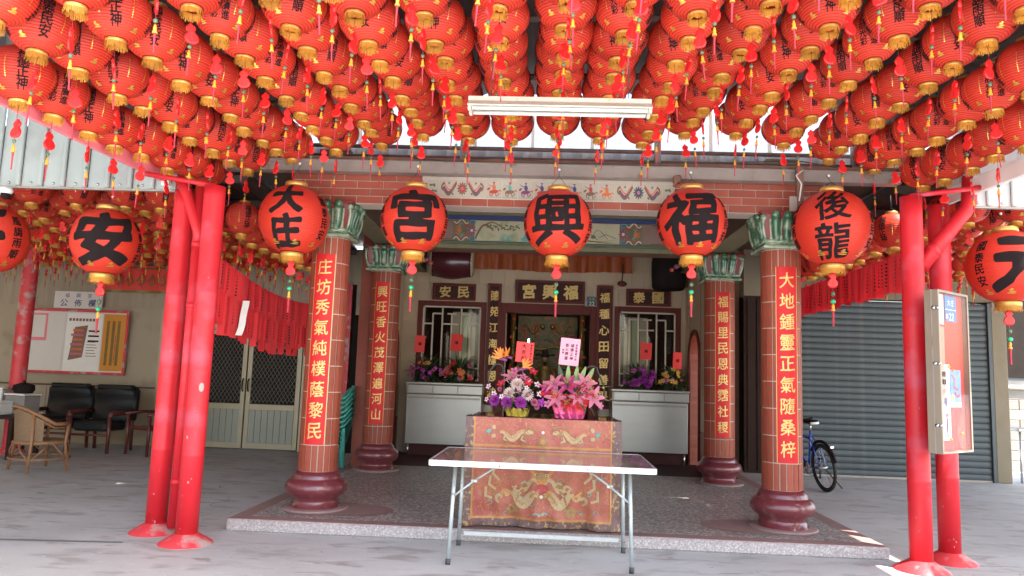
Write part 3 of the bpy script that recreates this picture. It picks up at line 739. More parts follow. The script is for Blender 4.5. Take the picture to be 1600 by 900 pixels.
flat_text(b, '山水', (.62, y, 3.50), .055, 'ink', .0, vertical=True, lift=.001)
b.build('painted_panel', pbm)
def cloud_panel(cx, sg):
    b = MB(); y = PY-.016; cz = 3.447
    outl = []
    for t in range(9): outl.append((cx-sg*.16+sg*.05*abs(sin(t*pi/4)), cz+.14-.28*t/8))
    b.add([(cx-sg*.16, y+.002, cz+.145), (cx+sg*.14, y+.002, cz+.145), (cx+sg*.14, y+.002, cz-.145), (cx-sg*.16, y+.002, cz-.145)], [(0, 1, 2, 3)], 'p_olive')
    for k in range(8):
        a = 2*pi*k/8
        ribbon(b, [(cx+sg*.10, cz), (cx+sg*.10+.035*cos(a), cz+.045*sin(a)), (cx+sg*.10+.07*cos(a), cz+.075*sin(a))], .016, y-.001, 'p_purple')
        ribbon(b, [(cx+sg*.10, cz), (cx+sg*.10+.06*cos(a+.3), cz+.07*sin(a+.3))], .005, y-.0016, 'p_pink')
    blob(b, (cx+sg*.10, cz), ell(.02, .02), y-.002, 'p_white')
    for s_ in (-1, 1):
        ribbon(b, spiral(cx+sg*.10, cz+s_*.105, .05, .8, 0, s_), .012, y-.0015, 'p_lblue')
        ribbon(b, spiral(cx+sg*.10, cz+s_*.105, .034, .8, 0, s_), .006, y-.002, 'p_blue')
        ribbon(b, [(cx-sg*(.15-.2*t), cz+s_*(.125-.03*sin(t*9))) for t in [i/12 for i in range(13)]], .007, y-.002, 'p_white', False)
        ribbon(b, [(cx-sg*(.13-.2*t), cz+s_*(.105-.035*sin(t*9+.6))) for t in [i/12 for i in range(13)]], .008, y-.0015, 'p_red', False)
        for q in range(4):
            ribbon(b, spiral(cx-sg*(.10-.045*q), cz+s_*(.035+.035*(q % 2)), .03, .8, q, s_*sg), .008, y-.001-.0003*q, ('p_orange', 'p_teal', 'p_green', 'p_red')[q])
    for q in range(3): ribbon(b, spiral(cx-sg*.02, cz+.03*(q-1), .045, .9, q*2, 1), .007, y-.0012, ('p_blue', 'dgold', 'p_purple')[q])
    blob(b, (cx-sg*.07, cz), [(.04, 0), (0, .05), (-.04, 0), (0, -.05)], y-.003, 'p_orange')
    blob(b, (cx-sg*.02, cz), ell(.028, .03, 6), y-.0035, 'p_green')
    b.build('cloud_ornament', pbm)
cloud_panel(-1.13, 1); cloud_panel(1.17, -1)
for sg, cx in ((-1, -1.62), (1, 1.75)):
    b = MB(); y = PY-.004
    ribbon(b, [(cx-.3, 3.32), (cx+.3, 3.32), (cx+.33, 3.36), (cx+.33, 3.55), (cx+.3, 3.58), (cx-.3, 3.58)], .006, y, 'dgold', False)
    for q in range(3): ribbon(b, [(cx-.1+.03*q, 3.33), (cx+.02+.03*q, 3.38+.02*q)], .004, y-.001, 'p_brown')
    b.build('side_panel', pbm)

# ------------------------------------------------------------------ columns
def arc_tile(r0, r1, da, h, m):
    mb = MB(); a0 = -da/2; n = 2
    vs = []
    for z_ in (-h/2, h/2):
        for rr in (r0, r1):
            for k in range(n+1):
                a = a0+da*k/n; vs.append((rr*sin(a), -rr*cos(a), z_))
    q = n+1; fs = []
    for k in range(n):
        fs += [(q+k, q+k+1, 3*q+k+1, 3*q+k), (k, 2*q+k, 2*q+k+1, k+1), (k, k+1, q+k+1, q+k), (2*q+k, 3*q+k, 3*q+k+1, 2*q+k+1)]
    fs += [(0, q, 3*q, 2*q), (n, 2*q+n, 3*q+n, q+n)]
    mb.add(vs, fs, m); return mb
CT = {True: '大地鍾靈正氣隨桑梓', False: '庄坊秀氣純樸蔭黎民'}
CT2 = {True: '福賜里民恩典霑社稷', False: '興旺香火茂澤遍河山'}
def column(x, y, ztop, R0, text, front, label, face):
    c = thing('temple_column', (x, y, PZ), label, 'column', 'tile clad temple columns')
    H0 = .365; zc = ztop-PZ-.33
    b = MB()
    b.lathe([(.0, 0), (.245, .0), (.25, .012), (.25, .022), (.225, .03), (.222, .075), (.213, .085), (.218, .095), (.222, .12), (.27, .15), (.296, .19), (.30, .225), (.28, .27), (.245, .292), (.232, .298), (.236, .308), (.225, .318), (.228, .33), (.213, .34), (.20, H0), (R0-.01, H0+.001)], 'ped', 40)
    b.build('pedestal', c)
    b = MB(); b.lathe([(.0, 0), (.315, .0), (.32, .012), (.30, .022), (.24, .025)], 'pad', 40, (0, 0, .001)); b.build('foot_ring', c)
    b = MB(); b.lathe([(R0-.008, H0), (R0-.008, zc+.01)], 'mortar', 32); sh = b.build('shaft', c)
    nt_, da = 19, 2*pi/19
    hrow = .262; rows_ = int((zc-H0)/hrow)+1; hr = (zc-H0)/rows_
    tm = arc_tile(R0-.008, R0, da-.0095/R0, hr-.009, 'coltile')
    if front:
        me = tm.mesh('column_tile')
        for r in range(rows_):
            for k in range(nt_): inst('column_tile', me, sh, (0, 0, H0+hr*(r+.5)), (0, 0, k*da+face+.08))
    else:
        a = MB()
        for r in range(rows_):
            for k in range(nt_):
                an = k*da+face; R = Matrix.Rotation(an, 3, 'Z')
                vs = [R @ Vector(v) + Vector((0, 0, H0+hr*(r+.5))) for v in tm.v]; a.add(vs, tm.f, 'coltile')
        tag(a.build('column_tiles', c), kind='stuff')
    # couplet strip wrapped on the face of the column
    zt = 2.59 if front else 2.69; zb = .73 if front else .735
    zt -= PZ; zb -= PZ; wd = .105
    a = MB(); rr = R0+.005; ha = wd/rr
    def on(u, z_, r=rr): an = face+u/rr; return (r*sin(an), -r*cos(an), z_)
    a.grid(lambda u, v: on(-wd+2*wd*u, zb+(zt-zb)*v), 10, 1, 'bannerred')
    a.grid(lambda u, v: on(-wd+.006*u, zb+(zt-zb)*v, rr+.001), 1, 1, 'goldtext')
    a.grid(lambda u, v: on(wd-.006+.006*u, zb+(zt-zb)*v, rr+.001), 1, 1, 'goldtext')
    n = len(text); st = (zt-zb-.06)/n; size = min(.168, st*.86)
    for i, chh in enumerate(text):
        zc_ = zt-.03-st*(i+.5)
        put_glyph(a, chh, lambda u, v: on(u, zc_+v, rr+.003), size, 'goldtext', .010, 4, .90)
    a.build('couplet_strip', c)
    # glazed capital: square lip, flared red core, round leaf lobes and corner scrolls
    cz = zc
    a = MB()
    a.box((0, 0, cz+.018), (2*R0+.08, 2*R0+.08, .03), 'white_cer', face, .008); a.box((0, 0, cz+.048), (2*R0+.05, 2*R0+.05, .028), 'green_cer', face, .008)
    a.build('capital_lip', c)
    a = MB(); Rm = Matrix.Rotation(face, 3, 'Z')
    h0, h1 = cz+.06, cz+.33; w0, w1 = R0-.005, R0+.05
    q = [(-w0, -w0, h0), (w0, -w0, h0), (w0, w0, h0), (-w0, w0, h0), (-w1, -w1, h1), (w1, -w1, h1), (w1, w1, h1), (-w1, w1, h1)]
    a.add([Rm @ Vector(p) for p in q], [(0, 3, 2, 1), (4, 5, 6, 7), (0, 1, 5, 4), (1, 2, 6, 5), (2, 3, 7, 6), (3, 0, 4, 7)], 'red_cer')
    a.build('capital_core', c)
    a = MB()
    for sd_ in range(4):
        Rs = Matrix.Rotation(face+sd_*pi/2, 3, 'Z')
        for j, ux in enumerate((-.095, 0., .095)):
            pts = [Rs @ Vector((ux*(1+.25*t), -(w0+.008+.05*t*t+.01), h0+.01+(h1-h0-.015)*t)) for t in (0, .25, .5, .75, 1)]
            a.tube(pts, [.026, .036, .040, .046, .040], 'green_cer', 10)
            a.ball(pts[-1], .048, 'green_cer', 9, 7)
        for ux in (-.048, .048, -.14, .14):
            pts = [Rs @ Vector((ux*(1+.2*t), -(w0+.006+.05*t*t), h0+.005+(h1-h0-.05)*t)) for t in (0, .3, .6, 1)]
            a.tube(pts, [.024, .012, .010, .012], 'white_cer', 6)
        pts = [Rs @ Vector((p, -(w0+.012), h0+.015)) for p in (-w0-.01, 0, w0+.01)]
        a.tube(pts, .020, 'white_cer', 8)
        cpts = [Rs @ Vector((w0+.01+.035*t+.02*sin(t*3), -(w0+.01+.035*t+.02*sin(t*3)), h0+(h1-h0-.03)*t)) for t in (0, .3, .6, .85, 1)]
        a.tube(cpts, [.018, .013, .013, .016, .02], 'white_cer', 7)
        a.ball(cpts[-1], .036, 'green_cer', 8, 6)
    a.build('capital_leaves', c)
    a = MB(); a.box((0, 0, cz+.345), (2*R0+.16, 2*R0+.16, .028), 'red_cer', face, .004); a.build('abacus', c)
    if not front:
        a = MB(); a.bb(-.13, .13, -.10, .13, ztop-PZ+.005, 3.22-PZ, 'p_mauve'); a.build('block', c)
    return c
column(-2.17, 7.34, 3.09, .188, CT[False], True, 'front left tile-clad column carrying the red couplet strip that begins 庄坊', .0)
column(2.33, 7.34, 3.09, .188, CT[True], True, 'front right tile-clad column carrying the red couplet strip that begins 大地', .0)
column(-2.24, 10.33, 3.175, .205, CT2[False], False, 'rear left tile-clad column beside stacked green chairs, its red couplet ending 河山', .0)
column(2.44, 10.33, 3.175, .205, CT2[True], False, 'rear right tile-clad column, its red couplet strip beginning 福賜', .0)

# ------------------------------------------------------------------ facade wall with doorway and windows
FY = 12.9
wall = thing('facade_wall', (0, FY, 0), 'beige tiled rear wall of the temple porch with doorway and two grilled windows', 'wall')
HX0, HX1 = -2.47, 2.47
def wb(x0, x1, z0, z1, m='mortar', y0=0., y1=.2, nm='wall_panel'):
    b = MB(); b.bb(x0, x1, y0, y1, z0, z1, m); return b.build(nm, wall)
for a_ in ((HX0, -2.1, PZ, 3.74), (-2.1, -1.03, PZ, 1.34), (-2.1, -1.03, 2.64, 3.74), (-1.03, -.64, PZ, 3.74), (-.64, .86, 2.62, 3.74), (.86, 1.32, PZ, 3.74), (1.32, 2.3, PZ, 1.34), (1.32, 2.3, 2.62, 3.74), (2.3, HX1, PZ, 3.74)): wb(*a_)
tw, th = .222, .335
me = MB(); me.box((0, 0, 0), (tw-.005, .012, th-.005), 'walltile', None, .0015); tme = me.mesh('wall_tile')
for r in range(4):
    for k in range(23):
        x0 = HX0+k*tw; x1 = min(x0+tw, HX1); z0 = 2.70+r*th; z1 = min(z0+th, 3.74)
        if x1-x0 < .05 or z1-z0 < .05: continue
        inst('wall_tile', tme, wall, ((x0+x1)/2, -.0065, (z0+z1)/2), None, ((x1-x0)/tw, 1, (z1-z0)/th))
for x0, x1 in ((HX0, -2.2), (2.33, HX1)):
    for r in range(7):
        inst('wall_tile', tme, wall, ((x0+x1)/2, -.0065, .36+th*(r+.5)), None, ((x1-x0)/tw, 1, 1))
# frames
def frame(x0, x1, z0, z1, t, y0, y1, m, nm, parent):
    b = MB()
    b.bb(x0, x0+t, y0, y1, z0, z1, m, .004); b.bb(x1-t, x1, y0, y1, z0, z1, m, .004)
    b.bb(x0+t, x1-t, y0, y1, z1-t, z1, m, .004)
    if z0 > .2: b.bb(x0+t, x1-t, y0, y1, z0, z0+t, m, .004)
    return b.build(nm, parent)
frame(-.82, .99, PZ, 2.72, .17, -.05, .14, 'maroon', 'door_frame', wall)
for sx, (x0, x1) in ((-1, (-2.2, -1.0)), (1, (1.24, 2.38))):
    wf = frame(x0, x1, 1.26, 2.72, .085, -.04, .14, 'maroon', 'window_frame', wall)
    # grille with square tubes
    b = MB(); t = .026; gx0, gx1, gz0, gz1 = x0+.10, x1-.10, 1.36, 2.62
    def bar(ax, az, bx, bz):
        b.bb(min(ax, bx)-t/2, max(ax, bx)+t/2, -.012, .010, min(az, bz)-t/2, max(az, bz)+t/2, 'grille')
    for p in ((gx0, gz0, gx0, gz1), (gx1, gz0, gx1, gz1)): bar(*p)
    bar(gx0, gz1, gx1, gz1)
    W = gx1-gx0
    for k in range(1, 6):
        xx = gx0+W*k/6
        b.bb(xx-t/2, xx+t/2, -.0105, .0085, gz0+.04+(.0 if k in (1, 5) else .0), gz1-.12 if k % 2 else gz1-.02, 'grille')
    for zz, xa, xb in ((gz1-.12, gx0+W/6, gx0+W*2/6), (gz1-.12, gx0+W*4/6, gx0+W*5/6), (gz1-.12, gx0+W*.42, gx0+W*.58), (gz1-.30, gx0, gx0+W/6), (gz1-.30, gx0+W*5/6, gx1), (gz1-.30, gx0+W*.35, gx0+W*.62), (gz0+.20, gx0, gx0+W/6), (gz0+.20, gx0+W*5/6, gx1), (gz0+.04, gx0+W/6, gx0+W*2/6), (gz0+.04, gx0+W*4/6, gx0+W*5/6)):
        b.bb(xa, xb, -.0085, .0065, zz-t/2, zz+t/2, 'grille')
    b.build('window_grille', wf)
    b = MB(); b.bb(x0+.085, x1-.085, .05, .055, 1.345, 2.635, 'glass'); b.build('pane', wf)
    # pale curtain slats behind
    for k in range(3):
        b = MB(); xx = (x0+x1)/2+(.06+.14*k if sx < 0 else -.32+.14*k)
        b.bb(xx-.065, xx+.065, .16+.02*k, .17+.02*k, 1.36, 2.55, M['alum'] if k != 1 else mat('pale_green_blind', (.42, .48, .28), .5)); b.build('blind', wf)
# carved couplet boards and name plaques
def board(x0, x1, z0, z1, text, size, nm, label, vert=False, fr=.045, y=-.075, bold=.03):
    o = thing(nm, ((x0+x1)/2, FY, z0), label, 'plaque' if not vert else 'couplet board')
    hx = (x1-x0)/2; h = z1-z0
    b = MB(); b.bb(-hx+fr*.9, hx-fr*.9, y+.012, -.06, fr*.9, h-fr*.9, 'maroon_dark'); b.build('panel', o)
    b = MB()
    b.bb(-hx, -hx+fr, y-.012, -.0525, 0, h, 'maroon', .005); b.bb(hx-fr, hx, y-.012, -.0525, 0, h, 'maroon', .005)
    b.bb(-hx+fr, hx-fr, y-.012, -.0525, 0, fr, 'maroon', .005); b.bb(-hx+fr, hx-fr, y-.012, -.0525, h-fr, h, 'maroon', .005)
    b.build('frame', o)
    n = len(text)
    for i, ch_ in enumerate(text):
        b = MB(); st_ = (h-.14)/n if vert else (2*hx-.12)/n
        c_ = (0, y+.009, h/2-(i-(n-1)/2)*st_) if vert else ((i-(n-1)/2)*st_, y+.009, h/2)
        flat_text(b, ch_, c_, size, 'goldtext', bold); b.build('character', o)
    return o
board(-.50, .71, 2.735, 3.13, '宮興福', .27, 'name_plaque', 'wide dark plaque with three gold characters over the shrine doorway')
board(-1.95, -1.19, 2.735, 3.03, '安民', .215, 'name_plaque', 'dark plaque with two gold characters 安民 above the left window')
board(1.43, 2.20, 2.735, 3.03, '泰國', .215, 'name_plaque', 'dark plaque with gold 泰國 above the right window, partly behind the bell')
board(-.975, -.74, .95, 3.05, '德苑江海樣恩波', .19, 'couplet_board', 'narrow dark couplet board with gold characters left of the doorway', True, .05, bold=.02)
board(.92, 1.20, .95, 3.07, '福種心田留善果', .19, 'couplet_board', 'narrow dark couplet board with gold characters right of the doorway', True, .05, bold=.02)
o = thing('number_plate', (.82, FY-.02, 2.70), 'small dark house number plate reading 22 beside the name plaque', 'number plate')
b = MB(); b.bb(-.10, .10, -.055, -.045, 0, .175, 'steel'); b.bb(-.065, .094, -.058, -.055, .095, .168, 'platedark'); b.bb(-.065, .094, -.058, -.055, .006, .09, 'platedark'); b.build('plate', o)
b = MB(); flat_text(b, '22', (.015, -.0595, .048), .10, 'p_white', .01, .05); flat_text(b, '大庄', (.015, -.0595, .131), .05, 'p_white', .0); flat_text(b, '後龍', (-.082, -.057, .12), .028, 'ink', .0, vertical=True, lift=.001); b.build('lettering', o)

# porch side walls with brick arches
for sx in (-1, 1):
    X = HX0 if sx < 0 else HX1
    sw = thing('porch_side_wall', (X, 11.7, PZ), ('left' if sx < 0 else 'right')+' side wall of the temple porch with an arched brick opening', 'wall')
    ay0, ay1, ah = .02, .80, 2.25-PZ           # arch from y 11.72 to 12.5
    b = MB(); t = sx*.18
    H = 3.6-PZ; y0, y1 = -1.15, 1.2
    n = 16; arch = []
    for k in range(n+1):
        a = pi-pi*k/n; arch.append(((ay0+ay1)/2+(ay1-ay0)/2*cos(a), ah-.42+.42*sin(a)))
    outl = [(ay0, 0)]+arch+[(ay1, 0)]
    def wallp(ya, za): return [(0, ya, za), (t, ya, za)]
    # fill around the arch: quads
    b.bb(min(0, t), max(0, t), y0, ay0, 0, H, 'coltile'); b.bb(min(0, t), max(0, t), ay1, y1, 0, H, 'coltile')
    for (a1, z1), (a2, z2) in zip(arch, arch[1:]):
        for xx in (0, t):
            b.add([(xx, a1, z1), (xx, a2, z2), (xx, a2, H), (xx, a1, H)], [(0, 1, 2, 3)], 'walltile')
        b.add([(0, a1, z1), (t, a1, z1), (t, a2, z2), (0, a2, z2)], [(0, 1, 2, 3)], 'brick')
    b.build('wall_body', sw)
    # brick jambs and trim
    bk = MB(); bk.box((0, 0, 0), (.17, .012, .062), 'brick', None, .001); bme = bk.mesh('jamb_brick')
    for r in range(24):
        inst('brick', bme, sw, (t/2, ay1-.003, .035+r*.07)); 
    b = MB(); fr = [(0, ay0-.03, 0)]+[(0, (ay0+ay1)/2+((ay1-ay0)/2+.03)*cos(pi-pi*k/n), ah-.42+.45*sin(pi*k/n)) for k in range(n+1)]+[(0, ay1+.03, 0)]
    b.tube([(p[0]-sx*.01, p[1], p[2]) for p in fr], .03, 'maroon', 6); b.build('arch_trim', sw)
    rr = 0
    me2 = MB(); me2.box((0, 0, 0), (.012, .30, th-.005), 'walltile', None, .0015); sme = me2.mesh('wall_tile')
    for r in range(10):
        for yy in (-1.0, -.69, -.38, -.15, 1.0):
            wd_ = .30
            zc_ = .6+th*(r+.5) if yy < .5 else .6+th*(r+.5)
            if zc_+th/2 > H or (yy == -.15 and zc_-th/2 < 0): continue
            inst('wall_tile', sme, sw, (-sx*.0065, yy, zc_), None, (1, 1 if yy != -.15 else .5, 1))
    b = MB(); b.bb(min(0, -sx*.012), max(0, -sx*.012), y0, ay0-.07, 0, .58, 'brick'); b.build('dado', sw)
    # brick pier facing the courtyard beside the rear column
    b = MB(); b.bb(X-.02 if sx < 0 else X-.02, X+.2 if sx > 0 else X+.02, 10.52, 10.56, PZ, 3.2, 'brick') if 0 else None

# stainless offering cabinets either side
for sx, (x0, x1) in ((-1, (-2.22, -.98)), (1, (1.17, 2.40))):
    c = thing('offering_cabinet', ((x0+x1)/2, 12.30, PZ), 'stainless steel offering cabinet under the %s window, flowers on its ledge' % ('left' if sx < 0 else 'right'), 'cabinet', 'stainless offering cabinets')
    hx = (x1-x0)/2
    b = MB(); b.bb(-hx, hx, 0, .54, .19, 1.00, 'stainless', .006); b.build('body', c)
    b = MB(); b.bb(-hx-.01, hx+.01, -.03, .545, 1.005, 1.16, 'steel', .008); b.bb(-hx-.02, hx+.02, -.05, .545, 1.162, 1.20, 'stainless', .008); b.build('ledge', c)
    b = MB()
    for q in range(3): b.bb(-hx+.03+q*2*hx/3, -hx+.01+(q+1)*2*hx/3, -.036, -.031, 1.025, 1.145, 'stainless', .003)
    b.build('drawer_front', c)
    b = MB(); b.bb(-hx+.02, hx-.02, -.006, -.001, .93, .96, 'steel'); b.build('trim', c)
    b = MB(); b.bb(-hx+.03, hx-.03, .08, .5, 0, .188, 'maroon_dark'); b.build('plinth', c)
    for q in (-1, 1):
        b = MB(); b.tube([(q*(hx-.05), .03, 0), (q*(hx-.05), .03, .19)], .018, 'chrome', 8); b.build('leg', c)

# interior of the shrine
room = thing('shrine_room', (0, 14.5, 0), 'dim shrine room behind the doorway with dark walls', 'room')
b = MB(); b.bb(-3.3, 3.5, 1.5, 1.7, 0, 3.74, 'darkwood'); b.build('rear_wall', room)
b = MB(); b.bb(-3.3, -3.1, -1.4, 1.5, 0, 3.74, 'p_brown'); b.build('side_wall', room)
b = MB(); b.bb(3.3, 3.5, -1.4, 1.5, 0, 3.74, 'p_brown'); b.build('side_wall', room)
b = MB(); b.bb(-3.3, 3.5, -1.08, 1.7, 3.741, 3.80, 'darkwood'); b.build('ceiling', room)
al = thing('shrine_altar', (.1, 15.0, PZ), 'dark wooden shrine altar with gilded dragon relief screen behind the deity', 'altar')
b = MB(); b.bb(-1.3, 1.3, -.3, .7, 0, .95, 'maroon_dark', .01); b.bb(-1.4, 1.4, -.36, .72, .953, 1.02, 'maroon', .01); b.build('altar_table', al)
b = MB(); b.bb(-.62, .62, .55, .62, 1.03, 2.62, 'relief'); scr = b.build('relief_screen', al)
b = MB(); random.seed(5)
for q in range(5):
    cx_, cz_ = (-.3, 2.2, ), 0
for q in range(26):
    x_ = random.uniform(-.55, .55); z_ = random.uniform(1.3, 2.55); s_ = random.choice((-1, 1))
    pts = spiral(x_, z_, random.uniform(.08, .17), .9, random.uniform(0, 6), s_)
    b.tube([(p, .54, z2) for p, z2 in pts], [.02*(1-.6*i/14) for i in range(15)], random.choice(('dgold', 'p_green', 'dgold', 'p_red', 'relief')), 6)
for s_ in (-1, 1):
    b.tube([(s_*(.08+.42*t), .52, 2.35+.09*sin(t*9)) for t in [i/14 for i in range(15)]], [.035*(1-.6*i/14) for i in range(15)], 'dgold', 7)
    b.ball((s_*.10, .50, 2.40), .055, 'dgold', 8, 6)
b.tube([(x_*.1, .5, 1.95+.03*sin(x_*1.1)) for x_ in range(-5, 6)], .03, 'dgold', 6)
b.build('dragon_carving', scr)
for s_ in (-1, 1):
    b = MB(); b.tube([(s_*.72, .45, 1.03), (s_*.72, .45, 2.7)], .06, 'dgold', 10)
    for q in range(8): b.ball((s_*.72+.05*cos(q*2), .40, 1.2+q*.19), .045, 'p_red' if q % 2 else 'dgold', 7, 5)
    b.build('carved_pillar', al)
b = MB()
for q in range(40): b.ball((-.62+1.24*q/39, .42, 2.70+.02*sin(q*1.4)), .026, ('dgold', 'p_red', 'p_teal', 'p_white')[q % 4], 6, 5)
b.bb(-.8, .8, .4, .5, 2.74, 2.86, 'p_red'); b.build('carved_valance', al)
# seated deity statue
de = thing('deity_statue', (.06, 14.98, 1.13), 'dark seated deity statue with winged official hat in the shrine', 'statue')
b = MB()
b.lathe([(.0, 0), (.20, 0), (.21, .10), (.19, .24), (.155, .36), (.165, .45), (.13, .53), (.055, .565), (.05, .60)], M['dgold'], 18)
b.tube([(-.14, -.05, .47), (-.21, -.12, .32), (-.11, -.19, .25)], [.055, .055, .035], 'dgold', 8); b.tube([(.14, -.05, .47), (.21, -.12, .32), (.11, -.19, .25)], [.055, .055, .035], 'dgold', 8)
b.tube([(-.08, -.1, .12), (-.12, -.22, .14), (-.11, -.24, .0)], [.07, .06, .045], 'dgold', 8); b.tube([(.08, -.1, .12), (.12, -.22, .14), (.11, -.24, .0)], [.07, .06, .045], 'dgold', 8)
b.build('robed_body', de)
b = MB(); b.ball((0, -.01, .67), .075, mat('dark_gilt_face', (.20, .12, .07), .4), 12, 9, (1, 1, 1.2)); b.ball((0, -.085, .66), .014, M['dgold'], 6, 5)
b.tube([(0, -.07, .62), (0, -.08, .54), (0, -.075, .46)], [.03, .022, .006], 'ink', 6); b.build('head', de)
b = MB(); b.lathe([(.08, .72), (.085, .76), (.06, .80), (.065, .86), (.03, .88), (.0, .885)], 'ink', 14)
for s_ in (-1, 1): b.tube([(s_*.06, .02, .76), (s_*.20, .02, .77)], [.012, .02], 'ink', 6)
b.build('hat', de)
for s_ in (-1, 1):
    o = thing('altar_lamp', (.06+s_*.33, 14.55, 1.13), 'slim lit white altar lamp on the %s of the deity' % ('left' if s_ < 0 else 'right'), 'lamp', 'altar lamps')
    b = MB(); b.lathe([(.05, 0), (.05, .02), (.012, .03), (.012, .88), (.03, .9)], 'dgold', 10); b.build('stand', o)
    b = MB(); b.lathe([(.013, .9), (.016, .92), (.016, 1.04), (.008, 1.06)], 'lamp_white', 8); b.build('lamp_tube', o)
    v = thing('altar_vase', (.06+s_*.62, 14.6, 1.13), 'gilt altar vase with red and gold flowers, %s side of the deity' % ('left' if s_ < 0 else 'right'), 'vase', 'altar vases')
    b = MB(); b.lathe([(.04, 0), (.07, .06), (.06, .14), (.025, .2), (.045, .24)], 'dgold', 12); b.build('vase', v)
    b = MB()
    for q in range(14): a = q*2.4; b.ball((.08*cos(a), .05*sin(a), .28+.018*q), .032, ('petal_red', 'petal_orange', 'dgold', 'leaf')[q % 4], 6, 5)
    b.build('bouquet', v)
    b = MB()
ib = thing('incense_burner', (.06, 14.5, 1.13), 'small brass incense burner in front of the deity', 'incense burner')
b = MB(); b.lathe([(.05, 0), (.04, .03), (.10, .08), (.12, .14), (.09, .18), (.10, .2), (.08, .2), (.07, .17)], 'dgold', 16); b.build('bowl', ib)
for s_ in (-1, 1):
    b = MB(); b.tube([(s_*.11, 0, .13), (s_*.17, 0, .16), (s_*.16, 0, .22)], .012, 'dgold', 6); b.build('handle', ib)
# unseen lamp that lights the shrine
lt = bpy.data.lights.new('shrine_lamp', 'POINT'); lt.energy = 2.5; lt.color = (1, .78, .48); lt.shadow_soft_size = .12
lo = bpy.data.objects.new('shrine_lamp', lt); COL.objects.link(lo); lo.location = (.06, 14.3, 3.2)
o = thing('hanging_lamp', (.06, 14.3, 3.27), 'round lit lamp hanging inside the shrine, hidden above the doorway', 'lamp')
b = MB(); b.ball((0, 0, .12), .09, 'lamp_warm', 12, 8); b.build('globe', o); b = MB(); b.tube([(0, 0, .2), (0, 0, .46)], .008, 'cable', 5); b.build('cord', o)

# drum, satin banner, bell in the porch
dr = thing('temple_drum', (-1.58, 12.42, 3.36), 'big oxblood barrel drum with studded rims hanging left of the satin banner', 'drum')
b = MB(); n = 12
pr = [(.235, -.36), (.27, -.27), (.30, -.12), (.31, 0), (.30, .12), (.27, .27), (.235, .36)]
b.lathe(pr, 'drumred', 28); o = b.build('barrel', dr); o.rotation_euler = (0, pi/2, .05)
for s_ in (-1, 1):
    b = MB(); b.lathe([(.0, s_*.37), (.20, s_*.37), (.243, s_*.362), (.250, s_*.335), (.252, s_*.325)], 'drumskin', 28)
    for k in range(30):
        a = 2*pi*k/30; b.ball((.256*cos(a), .256*sin(a), s_*.315), .013, 'ink', 5, 4)
    o = b.build('drum_head', dr); o.rotation_euler = (0, pi/2, .05)
for s_ in (-1, 1):
    b = MB(); b.tube([(s_*.25, 0, .24), (s_*.25, 0, .38)], .01, 'cable', 5); b.build('cord', dr)
sb = thing('satin_banner', (.12, 12.62, 3.24), 'long brownish orange satin banner draped under the painted beam', 'banner')
b = MB()
def satin(u, v):
    x_ = -1.38+2.76*u; return (x_, -.03*sin(u*70)*(.3+.7*(1-v))-.02*sin(u*23+1), .02+.36*v+.015*sin(u*9)*(1-v))
b.grid(satin, 110, 5, 'satin'); b.build('cloth', sb)
b = MB(); b.grid(lambda u, v: (lambda p: (p[0], p[1]-.006, p[2]-.0))(satin(u, .76+.24*v)), 110, 1, 'petal_red'); b.build('valance', sb)
be = thing('temple_bell', (2.08, 12.35, 2.97), 'dark covered drum hanging in front of the right window plaque', 'drum')
b = MB(); b.lathe([(0, 0), (.24, 0), (.28, .05), (.29, .25), (.29, .45), (.27, .62), (0, .66)], 'dark', 24); b.build('cover', be)
b = MB(); b.tube([(0, 0, .66), (0, 0, .77)], .012, 'cable', 5); b.build('cord', be)
mal = thing('drum_mallet', (1.32, 12.5, 3.02), 'dark rounded mallet hanging at the right end of the satin banner', 'mallet')
b = MB(); b.ball((0, 0, .05), .055, 'maroon', 10, 7, (1.5, 1, .9)); b.build('head', mal); b = MB(); b.tube([(0, 0, .08), (.01, .0, .38)], .012, 'cable', 6); b.build('handle', mal)

# ================================================================== LEFT AND RIGHT WINGS
def roof_slab(name, x0, x1, y0, y1, z, label):
    o = thing(name, ((x0+x1)/2, (y0+y1)/2, z), label, 'roof')
    b = MB(); hx, hy = (x1-x0)/2, (y1-y0)/2; n = int((x1-x0)/.09)
    b.grid(lambda u, v: (-hx+2*hx*u, -hy+2*hy*v, .025 if int(round(u*n)) % 4 < 2 else 0), n, 1, 'roof', False)
    b.grid(lambda u, v: (hx-2*hx*u, -hy+2*hy*v, .03+(.025 if int(round(u*n)) % 4 < 2 else 0)), n, 1, 'sheet', False)
    b.build('roof_sheet', o)
    for k in range(6):
        b = MB(); yy = -hy+.2+k*(2*hy-.4)/5; b.bb(-hx, hx, yy-.03, yy+.03, -.09, -.004, 'roofbeam'); b.build('purlin', o)
    return o
roof_slab('wing_roof', -11.5, -3.42, 6.66, 13.3, 3.62, 'low corrugated roof of the left wing over the seating area')
roof_slab('wing_roof', 3.78, 11.0, 6.66, 12.9, 3.66, 'low corrugated roof of the right wing in front of the roller shutter')  # outer end carried on out of view to shade the pillar and ground
def fascia(name, x0, x1, z0, z1, m, label):
    o = thing(name, (x0, 6.6, z0), label, 'fascia')
    x = 0; W = x1-x0; h = z1-z0
    while x < W-.02:
        wd = min(.215, W-x); b = MB()
        b.bb(x, x+wd-.045, .012, .02, 0, h, m); b.bb(x+wd-.045, x+wd, -.022, .011, 0, h, m, .008)
        b.build('sheet_panel', o)
        for q in (.03,):
            b = MB(); b.ball((x+wd*.45, .006, q), .014, 'chrome', 6, 5); b.build('screw', o)
        x += wd
    b = MB(); b.bb(0, W, -.0, .04, -.022, -.002, 'steel'); b.build('drip_edge', o); return o
